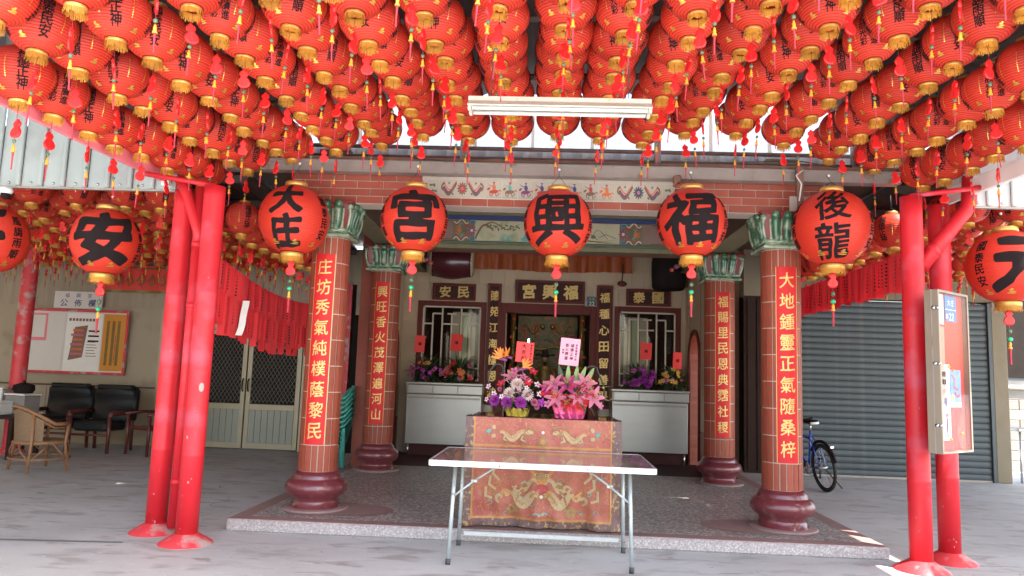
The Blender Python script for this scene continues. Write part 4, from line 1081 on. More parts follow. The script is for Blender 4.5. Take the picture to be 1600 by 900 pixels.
o = thing('added_shade_awning', (-7.2, 5.0, 4.15), 'added unseen metal awning shading the left grey fascia and seating area', 'awning')  # added above the view to keep sun off the fascia and darken the wing
b = MB(); b.grid(lambda u, v: (4.2-8.4*u, -4.6+6.4*v, .02 if int(round(u*80)) % 4 < 2 else 0), 80, 1, 'sheet', False); b.grid(lambda u, v: (-4.2+8.4*u, -4.6+6.4*v, -.02-(.02 if int(round(u*80)) % 4 < 2 else 0)), 80, 1, 'sheet', False); b.build('roof_sheet', o)
o = thing('added_diffusing_awning', (6.2, 3.4, 4.2), 'added white translucent awning softening sun at the right, gap left for a sun patch', 'awning')  # added to diffuse the sun; the slot is left for a lit patch
for x0_, x1_ in ((-2.9, -1.32), (-1.02, 4.8)):
    b = MB(); n_ = int((x1_-x0_)/.1); b.grid(lambda u, v: (x0_+(x1_-x0_)*u, -3.4+6.6*v, .02 if int(round(u*n_)) % 4 < 2 else 0), n_, 1, 'whitesheet', False); b.build('roof_sheet', o)
for yy in (-3.2, -1.6, 0, 1.6, 3.1):
    b = MB(); b.bb(-2.9, 4.8, yy-.03, yy+.03, -.08, -.004, 'steel'); b.build('purlin', o)
fascia('left_fascia', -11.4, -3.45, 3.07, 4.1, 'sheet', 'grey ribbed metal fascia of the left wing above the notice board area')
fascia('right_fascia', 3.74, 8.1, 3.10, 3.62, 'whitesheet', 'bright white ribbed metal fascia of the right wing in sunlight')
cm = thing('security_camera', (-5.02, 6.52, 3.03), 'small white dome security camera under the left grey fascia', 'security camera')
b = MB(); b.lathe([(0, 0), (.05, -.005), (.06, -.03), (.055, -.05), (.04, -.06)], 'whiteplastic', 16); b.build('mount', cm)
b = MB(); b.ball((0, 0, -.075), .04, 'ink', 12, 8); b.build('dome', cm)
fl = thing('flood_light', (-3.50, 6.50, 3.12), 'tiny white box lamp at the right end of the grey fascia', 'lamp')
b = MB(); b.box((0, 0, 0), (.07, .06, .09), 'whiteplastic', None, .01); b.build('housing', fl)
b = MB(); b.box((0, -.033, 0), (.05, .004, .07), 'glass'); b.build('lens', fl)

# left rear wall
lw = thing('side_building_wall', (-8, 13.15, 0), 'beige panelled wall of the left side building behind the black armchairs', 'wall')
b = MB(); b.bb(-4.5, 1.15, 0, .2, 0, 2.45, 'beige') ; b.build('wall_body', lw)
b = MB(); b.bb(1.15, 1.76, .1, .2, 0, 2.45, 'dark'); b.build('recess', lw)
b = MB(); n = 170
b.grid(lambda u, v: (-4.5+9.9*u, .06-(.022 if int(round(u*n)) % 4 in (1, 2) else 0), 2.45+1.2*v), n, 1, 'beige', False); b.build('ribbed_cladding', lw)
for x in (-4.1, -3.0, -1.95):
    b = MB(); b.bb(x, x+1.02, -.012, -.001, .06, .98, 'beige', .004); b.build('panel', lw)
b = MB(); b.bb(-4.5, 1.15, -.02, -.001, 1.0, 1.03, 'brownwood'); b.build('dado_rail', lw)
b = MB(); b.bb(1.09, 1.15, -.05, .0, 0, 2.45, 'alum', .004); b.build('door_post', lw)
b = MB(); b.bb(4.95, 5.45, 0, .12, 0, 3.65, 'darkwood'); b.bb(4.95, 5.03, -.02, -.001, 0, 3.65, 'beige'); b.build('end_pier', lw)
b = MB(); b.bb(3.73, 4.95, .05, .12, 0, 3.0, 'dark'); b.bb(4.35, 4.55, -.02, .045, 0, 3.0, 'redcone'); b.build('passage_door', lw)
for k in range(6):
    b = MB(); b.bb(3.80+.09*k, 3.87+.09*k, .02, .045, .05, 2.9, 'darkwood'); b.build('door_slat', lw)
b = MB(); b.bb(1.78, 3.72, 0, .2, 2.12, 2.45, 'beige'); b.build('door_lintel', lw)
# far side wall of left wing, run forward out of view to darken it
b = MB(); b.bb(-4.1, -4.0, -13.0, .2, 0, 4.1, 'beige'); b.build('return_wall', lw)
b = MB(); b.bb(1.1, 5.4, .3, .34, 0, 2.6, 'dark'); b.build('interior', lw)  # dark sheet standing for the unlit room behind the doors
dd = thing('double_door', (-5.26, 13.13, 0), 'pair of beige aluminium doors with diamond mesh uppers behind the red ribbon curtain', 'door')
for sx in (-1, 1):
    W = .98
    def X_(a, c_): return (min(sx*a, sx*c_), max(sx*a, sx*c_))
    b = MB()
    for a, c_, z0, z1 in ((.012, .09, .02, 2.1), (W-.08, W, .02, 2.1), (.09, W-.08, 2.02, 2.1), (.09, W-.08, .70, .80), (.09, W-.08, .02, .12)):
        x0, x1 = X_(a, c_); b.bb(x0, x1, -.03, .01, z0, z1, 'alum', .003)
    lf = b.build('door_leaf', dd)
    for k in range(7):
        b = MB(); x0, x1 = X_(.09+.115*k, .09+.115*(k+1)-.006); b.bb(x0, x1, -.018, -.006, .12, .70, 'doorpanel', .003); b.build('lower_board', lf)
    b = MB(); x0, x1 = X_(.09, W-.08); b.bb(x0, x1, .0, .006, .80, 2.02, 'dark'); b.bb(x0, x1, .0, .006, .12, .70, 'doorpanel'); b.build('dark_glass', lf)
    b = MB(); nn = 11; r = .0035
    zz0, zz1 = .80, 2.02
    for k in range(-18, 12):
        for dr_ in (1, -1):
            xa, za = x0, zz0+(k)*.085 if dr_ > 0 else zz0+(k+10)*.085
            # clip a 60-degree line to the opening
            pts = []
            for t in range(0, 25):
                xx = x0+(x1-x0)*t/24; z_ = (zz0+k*.115)+(xx-x0)*1.6 if dr_ > 0 else (zz1-k*.115)-(xx-x0)*1.6
                if zz0 <= z_ <= zz1: pts.append((xx, -.012-.003*dr_, z_))
            if len(pts) > 1: b.tube([pts[0], pts[-1]], r, 'mesh', 3, False)
    b.build('wire_mesh', lf)
    b = MB(); b.tube([(sx*.05, -.03, 1.02), (sx*.05, -.075, 1.06), (sx*.05, -.075, 1.20), (sx*.05, -.03, 1.24)], .013, 'ink', 6); b.build('handle', lf)
for x in (-1.05, 1.0):
    b = MB(); b.bb(x, x+.05, -.04, .02, 0, 2.2, 'alum', .003); b.build('door_jamb', dd)
b = MB(); b.bb(-1.05, 1.05, -.04, .02, 2.11, 2.2, 'alum', .003); b.build('door_head', dd)

nb = thing('notice_board', (-8.42, 13.06, 1.24), 'large red framed notice board with white posters and an orange sheet on the left wall', 'notice board')
b = MB(); b.bb(-.93, .93, .0, .04, 0, 1.12, 'posterwhite'); b.build('backing', nb)
frm = MB(); t = .045
for a_ in ((-.95, -.95+t, -.02, 1.14), (.95-t, .95, -.02, 1.14)): frm.bb(a_[0], a_[1], -.03, -.001, a_[2], a_[3], 'redcone', .004)
for z0 in (-.02, 1.095): frm.bb(-.95+t, .95-t, -.03, -.001, z0, z0+t, 'redcone', .004)
frm.build('frame', nb)
def poster(x0, x1, z0, z1, m, y=-.006):
    b = MB(); b.bb(x0, x1, y, y+.003, z0, z1, m); return b
b = poster(-.88, -.56, .56, 1.06, 'pink'); b.bb(-.84, -.60, -.0075, -.006, .62, 1.02, 'posterwhite'); b.build('paper_notice', nb)
b = poster(-.53, -.22, .5, 1.06, 'posterwhite'); b.build('paper_notice', nb); b = poster(-.88, -.24, .04, .48, 'posterwhite'); b.build('paper_notice', nb)
b = poster(-.20, .46, .02, 1.07, 'white')
b.add([(-.12, -.0075, .22), (.14, -.0075, .28), (.20, -.0075, .86), (-.04, -.0075, .82)], [(0, 1, 2, 3)], 'posterbrown')
for k in range(6):
    b.bb(-.10+.03*(k % 2), .13, -.009, -.0078, .32+.085*k, .36+.085*k, 'p_orange' if k % 2 else 'p_pink')
for k in range(3): b.bb(.22, .42, -.009, -.0078, .74-.09*k, .77-.09*k, 'ink')
for k in range(6): b.bb(.20, .40-.02*(k % 3), -.009, -.0078, .30+.05*k, .312+.05*k, 'p_brown')
for k in range(9): b.bb(-.16+.062*k, -.115+.062*k, -.009, -.0078, .93, .98, 'p_brown')
b.build('poster', nb)
b = poster(.48, .90, .05, 1.07, 'posterorange')
for k in range(10): b.bb(.72, .735, -.009, -.0078, .20+.05*k, .235+.05*k, 'p_red')
for k in range(3): b.bb(.55+.1*k, .60+.1*k, -.009, -.0078, .15, .95, 'dgold')
b.build('poster', nb)
hs_ = thing('board_header', (-8.47, 13.08, 2.40), 'pale header plate lettered 福興宮 公佈欄 above the notice board', 'sign')
b = MB(); b.bb(-.45, .45, 0, .02, 0, .31, 'posterwhite', .003); b.build('plate', hs_)
b = MB(); flat_text(b, '福興宮', (0, -.002, .235), .09, 'p_blue', .0, .21); flat_text(b, '公佈欄', (0, -.002, .10), .15, 'p_blue', .012, .26); b.build('lettering', hs_)
rb = thing('red_gold_banner', (-7.2, 12.9, 2.70), 'dark red banner with gold border hanging above the dark doorway', 'banner')
b = MB(); b.grid(lambda u, v: (-.72+1.5*u, -.02*sin(u*20), .5*v), 40, 1, 'boardred'); b.build('cloth', rb)
b = MB()
for z0, z1 in ((0, .05), (.43, .47)): b.grid(lambda u, v: (-.72+1.5*u, -.02*sin(u*20)-.004, z0+(z1-z0)*v), 40, 1, 'dgold')
for k in range(6): ribbon(b, [(-.5+.2*k, .2), (-.42+.2*k, .32), (-.36+.2*k, .18), (-.46+.2*k, .14)], .022, -.03, 'dgold', False)
b.build('gold_border', rb)

# furniture in the left wing ------------------------------------------------
def vinyl_chair(x, y, rz, label):
    o = thing('vinyl_armchair', (x, y, 0), label, 'armchair', 'black vinyl armchairs', rz)
    b = MB()
    def back(u, v):
        a = (u-.5)*2; z_ = .46+.60*v; bulge = .05*(1-a*a)+.03*sin(v*9)
        wx = .35*(1-.12*abs(2*v-1)**3)
        return (a*wx, .22+.10*v-bulge, z_-(.03*abs(a)**4 if v > .9 else 0))
    b.grid(back, 14, 12, 'blackvinyl'); b.grid(lambda u, v: (lambda p: (p[0], .40+.06*v, p[2]))(back(1-u, v)), 14, 12, 'blackvinyl')
    b.box((0, .30, 1.035), (.62, .14, .08), 'blackvinyl', None, .03); b.tube([(-.33, .32, .5), (-.34, .36, 1.0)], .055, 'blackvinyl', 8); b.tube([(.33, .32, .5), (.34, .36, 1.0)], .055, 'blackvinyl', 8)
    b.build('backrest', o)
    b = MB(); b.box((0, -.03, .42), (.58, .56, .16), 'blackvinyl', None, .05); b.build('seat', o)
    for s_ in (-1, 1):
        b = MB(); b.tube([(s_*.34, .30, .64), (s_*.36, 0, .63), (s_*.36, -.28, .62), (s_*.35, -.31, .56)], [.035, .04, .04, .03], 'redwood', 8); b.build('armrest', o)
        b = MB(); b.tube([(s_*.34, -.28, .62), (s_*.34, -.28, 0)], .028, 'redwood', 8); b.build('leg', o)
        b = MB(); b.tube([(s_*.33, .30, .64), (s_*.33, .34, 0)], .028, 'redwood', 8); b.build('leg', o)
    b = MB(); b.tube([(-.33, -.26, .28), (.33, -.26, .28)], .02, 'redwood', 6); b.build('stretcher', o)
    return o
vinyl_chair(-7.98, 12.1, .05, 'left one of two black vinyl armchairs against the panelled wall')
vinyl_chair(-7.2, 12.05, -.08, 'right one of two black vinyl armchairs, nearer the dark doorway')
o = thing('wooden_armchair', (-6.25, 11.9, 0), 'dark red slatted wooden armchair right of the black vinyl armchairs', 'armchair', None, -.5)
b = MB(); b.box((0, 0, .42), (.56, .52, .05), 'redwood', None, .01); b.build('seat', o)
for k in range(7):
    b = MB(); b.box((-.24+.08*k, .27, .72), (.035, .02, .56), 'redwood'); b.build('back_slat', o)
b = MB(); b.tube([(-.30, .27, 1.0), (0, .29, 1.06), (.30, .27, 1.0)], .03, 'redwood', 8); b.build('top_rail', o)
for s_ in (-1, 1):
    for yy in (-.25, .25):
        b = MB(); b.tube([(s_*.28, yy, 0), (s_*.28, yy, .64 if yy < 0 else 1.0)], .025, 'redwood', 8); b.build('leg', o)
    b = MB(); b.tube([(s_*.28, .25, .66), (s_*.30, 0, .67), (s_*.29, -.30, .64)], .025, 'redwood', 8); b.build('armrest', o)
# rattan armchair
o = thing('rattan_armchair', (-6.62, 9.75, 0), 'round backed rattan armchair with woven back at the left edge', 'armchair', None, 2.55)
def hoop(a, r=.34, z=None, th=0.):
    return (r*1.0*cos(a), r*.95*sin(a))
b = MB()
pts = []
for k in range(17):
    a = -.55+k*(pi+1.1)/16; r = .36
    h = .62+.22*max(0, sin((a))) ; pts.append((r*cos(a), r*sin(a)*.95, h))
b.tube(pts, .024, 'rattan', 8); b.tube([(p[0]*.93, p[1]*.93, p[2]-.05) for p in pts], .014, 'rattan', 6); b.build('top_rail', o)
b = MB()
def shell(u, v):
    a = .35+u*(pi-.7); r = .31+.03*v
    h = .40+(.62+.22*sin(a)-.44)*v; return (r*cos(a), r*sin(a)*.95, h)
b.grid(shell, 16, 5, 'rattan_weave'); b.grid(lambda u, v: (lambda p: (p[0]*1.03, p[1]*1.03, p[2]))(shell(1-u, v)), 16, 5, 'rattan_weave'); b.build('woven_back', o)
b = MB(); b.lathe([(.0, .40), (.30, .40), (.325, .385), (.32, .35), (.30, .345)], 'rattan_weave', 24); b.lathe([(.32, .39), (.335, .375), (.32, .36)], 'rattan', 24); b.build('seat', o)
for a in (-.62, .72, 2.42, 3.76):
    b = MB(); r = .35
    zt = .62+.22*max(0, sin(a)); b.tube([(.40*cos(a), .38*sin(a), 0), (.335*cos(a), .32*sin(a), .38), (.36*cos(a), .345*sin(a), zt)], .02, 'rattan', 8); b.build('leg', o)
b = MB(); ring = [(.37*cos(2*pi*k/20), .35*sin(2*pi*k/20), .17) for k in range(21)]; b.tube(ring, .014, 'rattan', 6, False)
for a in (-.62, .72, 2.42, 3.76):
    for s_ in (-1, 1):
        b.tube([(.385*cos(a), .365*sin(a), .14), (.36*cos(a+s_*.35), .34*sin(a+s_*.35), .27), (.33*cos(a+s_*.6), .31*sin(a+s_*.6), .37)], .010, 'rattan', 6)
b.build('stretcher', o)
# low table with enamel boxes at far left
o = thing('tea_table', (-8.35, 10.9, 0), 'low dark table crowded with pale boxes at the far left', 'table')
b = MB(); b.box((0, 0, .60), (1.5, .7, .05), 'darkwood', None, .01); b.build('tabletop', o)
for s_ in (-1, 1):
    for q in (-1, 1):
        b = MB(); b.box((s_*.68, q*.29, .287), (.06, .06, .574), 'darkwood'); b.build('leg', o)
def crate(x, y, z, w_, d, h, m, label, rz=0.):
    o = thing('storage_box', (x, y, z), label, 'box', 'boxes on the tea table', rz)
    b = MB(); b.box((0, 0, h/2), (w_, d, h), m, None, .012); b.build('body', o)
    b = MB(); b.box((0, 0, h+.013), (w_+.02, d+.02, .024), 'whiteplastic', None, .006)
    for k in range(6): b.box((-w_*.38+w_*.15*k, -d/2-.004, h*.35), (w_*.08, .006, h*.12), 'chairgrey')
    b.build('lid', o); return o
crate(-8.22, 10.75, .626, .66, .36, .17, 'whiteplastic', 'white plastic box with a row of vents at the left edge', .1)
crate(-7.86, 11.05, .626, .36, .3, .28, 'chairgrey', 'grey box standing beside the white vented box', -.2)
crate(-8.35, 11.1, .626, .34, .26, .36, 'posterwhite', 'tall pale carton behind the white vented box', .2)
o = thing('cooking_pot', (-7.86, 11.05, .94), 'round dark pot resting on top of the grey box', 'pot')
b = MB(); b.lathe([(.0, 0), (.12, 0), (.15, .05), (.14, .11), (.15, .115), (.05, .15), (.0, .16)], 'ink', 20); b.build('pot_body', o)
b = MB(); b.ball((0, 0, .17), .02, 'ink', 8, 5); b.build('knob', o)
o = thing('wing_column', (-8.22, 11.4, 0), 'dark red round column at the far left of the seating area', 'column')
b = MB(); b.lathe([(.115, 0), (.115, 3.5)], 'redcone', 24); b.build('shaft', o); b = MB(); b.lathe([(.22, 0), (.2, .03), (.116, .08)], 'redcone', 24); b.build('base', o)
# green stacked stools/chairs between left columns
st = None
for k in range(7):
    o = thing('plastic_chair', (-2.99, 10.5, .066*k), 'lowest green chair of the stack beside the rear left column' if k == 0 else 'green plastic chair, %s from the bottom of the stack by the column' % ('', 'second', 'third', 'fourth', 'fifth', 'sixth', 'topmost, seventh')[k], 'chair', 'stacked green plastic chairs', -1.25)
    if st is None:
        st = {}
        b = MB(); b.grid(lambda u, v: ((u-.5)*.42, (v-.5)*.42, .42-.015*cos((u-.5)*3)*cos((v-.5)*3)), 6, 6, 'chairgreen'); b.grid(lambda u, v: ((.5-u)*.42, (v-.5)*.42, .40), 2, 2, 'chairgreen'); b.tube([(-.21, -.21, .41), (.21, -.21, .41), (.21, .21, .41)], .014, 'chairgreen', 6); st['seat'] = b.mesh('seat')
        b = MB(); b.grid(lambda u, v: ((u-.5)*.40, .21+.10*v+.04*(1-(2*u-1)**2), .44+.40*v), 8, 4, 'chairgreen'); b.grid(lambda u, v: ((.5-u)*.40, .225+.10*v+.04*(1-(2*u-1)**2), .44+.40*v), 8, 4, 'chairgreen'); st['backrest'] = b.mesh('backrest')
        for s_ in (-1, 1):
            b = MB(); b.tube([(s_*.22, .30, .80), (s_*.25, .20, .68), (s_*.26, 0, .62), (s_*.26, -.18, .60), (s_*.24, -.22, .42)], [.018, .02, .022, .022, .02], 'chairgreen', 7); st['armrest%d' % s_] = b.mesh('armrest')
        b = MB(); b.tube([(0, 0, .42), (.03, -.03, 0)], [.030, .020], 'chairgreen', 7); st['leg'] = b.mesh('leg')
    inst('seat', st['seat'], o); inst('backrest', st['backrest'], o); inst('armrest', st['armrest-1'], o); inst('armrest', st['armrest1'], o)
    for s_ in (-1, 1):
        for q in (-1, 1): inst('leg', st['leg'], o, (s_*.19, q*.19, 0), (0, 0, {(-1, -1): -pi/2, (1, -1): 0, (1, 1): pi/2, (-1, 1): pi}[(s_, q)]))

# right wing wall: shutter, header, pillar
o = thing('roller_shutter', (5.78, 12.62, 0), 'wide blue grey roller shutter behind the blue bicycle', 'shutter')
b = MB()
sl = .1035; n = 6
b.grid(lambda u, v: (-1.6+3.2*u, -.011*sin(pi*v)**.6, (sl-.006)*v), 1, n, 'shutter', True); b.grid(lambda u, v: (-1.6+3.2*u, .004, -.008+.010*v), 1, 1, 'dark'); sme = b.mesh('shutter_slat')
for k in range(28): inst('shutter_slat', sme, o, (0, 0, .02+sl*k))
b = MB(); b.bb(-1.6, 1.6, -.02, .02, 0, .03, 'steel'); b.build('bottom_bar', o)
for x in (-1.66, 1.6):
    b = MB(); b.bb(x, x+.06, -.05, .03, 0, 2.93, 'shutter', .004); b.build('guide_rail', o)
o = thing('shutter_building', (6, 12.65, 0), 'olive plastered building front around the roller shutter', 'building')
b = MB(); b.bb(-2.6, 1.69, 0, .25, 2.95, 3.8, 'pillar'); b.build('lintel', o)
b = MB(); b.bb(1.45, 1.69, -.06, .3, 0, 2.95, 'pillar', .01); b.build('pillar', o)
b = MB(); b.bb(-2.6, 1.6, .28, .32, 0, 2.95, 'dark'); b.build('interior', o)
b = MB(); b.bb(-2.6, -1.9, 0, .06, 0, 2.95, 'darkwood'); b.build('side_door', o)
for k in range(4):
    b = MB(); b.bb(-2.55+.16*k, -2.42+.16*k, -.02, -.001, .05, 2.9, 'darkwood', .004); b.build('door_board', o)
b = MB(); b.bb(-1.96, -1.86, -.06, .1, 0, 2.95, 'redcone', .006); b.build('red_jamb', o)
o = thing('pole', (3.45, 11.2, 0), 'thin grey pole lying by the right rear column', 'pole')
b = MB(); b.tube([(0, 0, .02), (.35, .5, .03)], .012, 'whitecable', 6); b.build('rod', o)
# neighbouring house at the far right
o = thing('neighbour_house', (9.6, 14.6, 0), 'grey neighbouring house with block wall and window bars at the far right', 'house')
b = MB(); b.bb(-.9, 3.0, 0, .3, 0, 1.55, 'mortar'); w1 = b.build('lower_wall', o)
bk = MB(); bk.box((0, 0, 0), (.38, .03, .18), 'greystone', None, .006); bme = bk.mesh('stone_block')
for r in range(8):
    for k in range(10): inst('stone_block', bme, w1, (-.72+.39*k+(.19 if r % 2 else 0), -.012, .10+.19*r))
b = MB(); b.bb(-.9, 3.0, -.1, .2, 1.55, 1.62, 'steel'); b.build('sill', o)
b = MB(); b.bb(-.9, 3.0, .05, .3, 1.62, 4.2, 'sheet'); b.build('upper_wall', o)
for x in (-.75, .1, .95):
    b = MB(); b.bb(x, x+.7, .0, .04, 1.7, 3.4, 'shutter'); f = b.build('window', o)
    b = MB(); b.bb(x+.05, x+.65, -.012, -.002, 1.75, 3.35, 'dark'); b.build('pane', f)
o = thing('steel_counter', (8.3, 12.9, 0), 'small stainless counter standing outside at the far right', 'counter')
b = MB(); b.box((0, 0, .86), (.9, .5, .05), 'stainless', None, .01); b.build('top', o)
for s_ in (-1, 1):
    b = MB(); b.tube([(s_*.4, -.2, 0), (s_*.4, -.2, .83)], .018, 'chrome', 6); b.build('leg', o)
    b = MB(); b.tube([(s_*.4, .2, 0), (s_*.4, .2, .83)], .018, 'chrome', 6); b.build('leg', o)
# trees and street behind to close the view
o = thing('street_tree', (13.5, 22, 0), 'green tree beyond the neighbouring house', 'tree')
b = MB(); b.tube([(0, 0, 0), (.1, 0, 1.5), (-.1, .1, 3.2)], [.18, .14, .08], 'brownwood', 8); b.build('trunk', o)
b = MB(); random.seed(2)
for q in range(1500):
    a = random.uniform(0, 6.28); r = 1.9*random.random()**.5; z_ = 3.4+random.uniform(-1.2, 1.6); r *= (1-abs(z_-3.5)/2.6)
    p = Vector((r*cos(a), r*sin(a), z_)); d = Vector((random.uniform(-1, 1), random.uniform(-1, 1), random.uniform(-.6, .6))).normalized()*.13; e = d.cross(Vector((0, 0, 1)))*.5
    b.add([p-d, p+e, p+d, p-e], [(0, 1, 2, 3)], 'leaf')
b.build('crown', o)

# ------------------------------------------------------------------ red gate posts
def post(x, y, label, top=3.95, r=.088, cone=True):
    o = thing('red_post', (x, y, 0), label, 'post', 'red steel posts')
    b = MB(); b.lathe([(r, .05), (r, .7), (r+.002, .705), (r+.002, .72), (r, .725), (r, 2.05), (r+.002, 2.055), (r+.002, 2.065), (r, 2.07), (r, 2.9), (r, top)], 'redpost', 32, cap=True); b.build('shaft', o)
    if cone:
        b = MB(); b.lathe([(.215, 0), (.208, .012), (.14, .052), (r+.008, .08), (r, .084)], 'redcone', 36); b.build('base_cone', o)
    return o
p1 = post(-2.87, 6.15, 'front one of the pair of red posts at the left of the forecourt', 2.99)
p2 = post(-3.31, 6.50, 'rear one of the pair of red posts at the left of the forecourt', 3.03)
p3 = post(3.13, 6.36, 'front one of the pair of red posts at the right, notice case fixed to it', 3.10)
p4 = post(3.55, 6.72, 'rear one of the pair of red posts at the right, behind the notice case', 3.12)
pipe = thing('drain_pipe', (-3.12, 6.42, 0), 'thin red drain pipe squeezed between the two left posts', 'pipe')
b = MB(); b.tube([(0, 0, .06), (0, 0, 3.05)], .045, 'redpost', 14)
for z_ in (.42, 1.95, 2.5): b.tube([(0, 0, z_), (0, 0, z_+.05)], .049, 'redpost', 14)
b.build('pipe', pipe)
b = MB(); b.tube([(-.20, -.02, 3.12), (-.12, -.02, 2.98), (.02, -.02, 2.62), (.02, -.02, 2.55)], .05, 'redpost', 14); b.build('elbow', pipe)
b = MB(); b.tube([(3.22-3.13, .05, 2.50), (.55, .18, 3.02), (.60, .2, 3.1), (.62, .2, 3.35)], .062, 'redpost', 16); b.build('brace', p3)
b = MB(); b.tube([(3.22-3.13+.10, .075, 2.63), (.23, .085, 2.67)], .066, 'redpost', 16); b.build('clamp_ring', p3)
# chipped paint spots
for (px_, pz_, ex) in ((.06, 1.27, .03), (-.02, .86, .01), (.02, .5, .008)):
    b = MB(); a0 = px_/.088
    b.add([(.0895*sin(a0+ex/.088*cos(t)*.7), -.0895*cos(a0+ex/.088*cos(t)*.7), pz_+ex*1.3*sin(t)) for t in [k*pi/4 for k in range(8)]], [tuple(range(8))], 'steel'); b.build('paint_chip', p1)

rp = random.Random(12)
for p_ in (p1, p2, p3, p4):
    b = MB()
    for k in range(14):
        zz = .10+2.2*rp.random()**2.2; a0 = rp.uniform(-1.5, 1.5); e = rp.uniform(.002, .006); ht = rp.uniform(.6, 2.4)
        b.add([(.0886*sin(a0+e/.088*cos(t)), -.0886*cos(a0+e/.088*cos(t)), zz+e*ht*sin(t)) for t in [q*pi/3 for q in range(6)]], [tuple(range(6))], ('steel', 'p_pink', 'rust')[k % 3])
    tag(b.build('paint_flecks', p_), kind='stuff')
# notice case on the right post ----------------------------------------------
CA = atan2(.40, .49)
nc = thing('notice_case', (3.33, 6.12, .965), 'slim glazed notice case with red backing fixed beside the right posts', 'notice case', None, CA)
hw, hh, dp_ = .275, 1.29, .11
b = MB(); t = .022
for a_ in ((-hw, -hw+t, 0, hh), (hw-t, hw, 0, hh)): b.bb(a_[0], a_[1], 0, dp_, a_[2], a_[3], 'bronze', .003)
for z0 in (0, hh-t): b.bb(-hw+t, hw-t, 0, dp_, z0, z0+t, 'bronze', .003)
for a_ in (-1, 1): b.bb(a_*hw-.003, a_*hw+.003, .05, .058, .0, hh, 'steel')
b.build('case_frame', nc)
b = MB(); b.bb(-hw+t, hw-t, .045, .055, t, hh-t, 'boardred'); bkp = b.build('backing', nc)
b = MB(); b.bb(-hw+t, hw-t, .006, .010, t, hh-t, 'glass'); b.build('glass_door', nc)
for z_ in (.22, .70, 1.14):
    b = MB(); b.tube([(-hw-.03, .03, z_), (-hw, .03, z_)], .014, 'chrome', 8); b.ball((-hw-.012, .0, z_), .014, 'chrome', 8, 6); b.build('hinge', nc)
def sheet_(x0, x1, z0, z1, m):
    b = MB(); b.bb(x0, x1, .038, .042, z0, z1, m); return b
yy = .0365
sheet_(-.24, -.10, 1.02, 1.26, 'white').build('paper_notice', nc)
b = sheet_(-.24, -.10, .42, 1.0, 'posterpink'); b.build('paper_notice', nc)
b = sheet_(-.24, -.08, .38, .41, 'petal_red'); b.build('paper_notice', nc)
b = sheet_(-.07, .13, 1.05, 1.26, 'plateblue'); b.bb(-.065, .125, yy, yy+.001, 1.145, 1.15, 'white')
flat_text(b, '22', (.04, yy, 1.09), .085, 'white', .01, .045); flat_text(b, '大庄', (.03, yy, 1.205), .06, 'white', 0); flat_text(b, '鄰', (-.04, yy, 1.09), .05, 'white', 0)
b.build('number_sheet', nc)
b = sheet_(-.245, -.03, .10, .70, 'white')
for r in range(2):
    for k in range(4): b.bb(-.23+.035*k, -.205+.035*k, yy, yy+.001, .60-.06*r, .64-.06*r, 'ink')
pts = ell(.03, .05, 14); blob(b, (-.20, .46), pts, yy, 'petal_red'); blob(b, (-.20, .46), ell(.022, .04, 14), yy-.0006, 'white'); ribbon(b, [(-.22, .49), (-.18, .43)], .005, yy-.001, 'petal_red', False)
blob(b, (-.11, .41), ell(.03, .03, 10), yy, 'p_purple'); blob(b, (-.11, .39), ell(.02, .03, 8), yy-.0004, 'p_blue')
for k in range(5): b.bb(-.235, -.17, yy, yy+.001, .36-.045*k, .367-.045*k, 'p_purple')
blob(b, (-.10, .22), ell(.018, .06, 8), yy, 'p_purple'); blob(b, (-.10, .30), ell(.015, .018, 8), yy, 'p_orange'); ribbon(b, [(-.13, .31), (-.10, .26), (-.07, .31)], .006, yy-.0004, 'p_purple', False); ribbon(b, [(-.115, .12), (-.10, .2), (-.085, .12)], .007, yy-.0004, 'p_purple', False)
b.build('poster', nc)
b = sheet_(-.02, .17, .36, .66, 'posterblue')
ribbon(b, [(.0, .62), (.06, .58), (.04, .52), (.12, .50)], .012, yy, 'p_pink', False); ribbon(b, [(.05, .48), (.10, .44), (.14, .46)], .01, yy, 'petal_red', False)
b.bb(-.02, .17, yy, yy+.001, .36, .40, 'white'); blob(b, (.02, .44), ell(.02, .03, 8), yy-.0004, 'petal_yellow'); blob(b, (.10, .42), ell(.03, .016, 8), yy-.0004, 'p_teal')
b.build('poster', nc)
for (px_, pz_) in ((.15, .15), (-.06, .11), (-.06, .68), (.02, .655)):
    b = MB(); b.ball((px_, yy-.008, pz_), .011, 'petal_yellow', 8, 6); b.build('push_pin', nc)

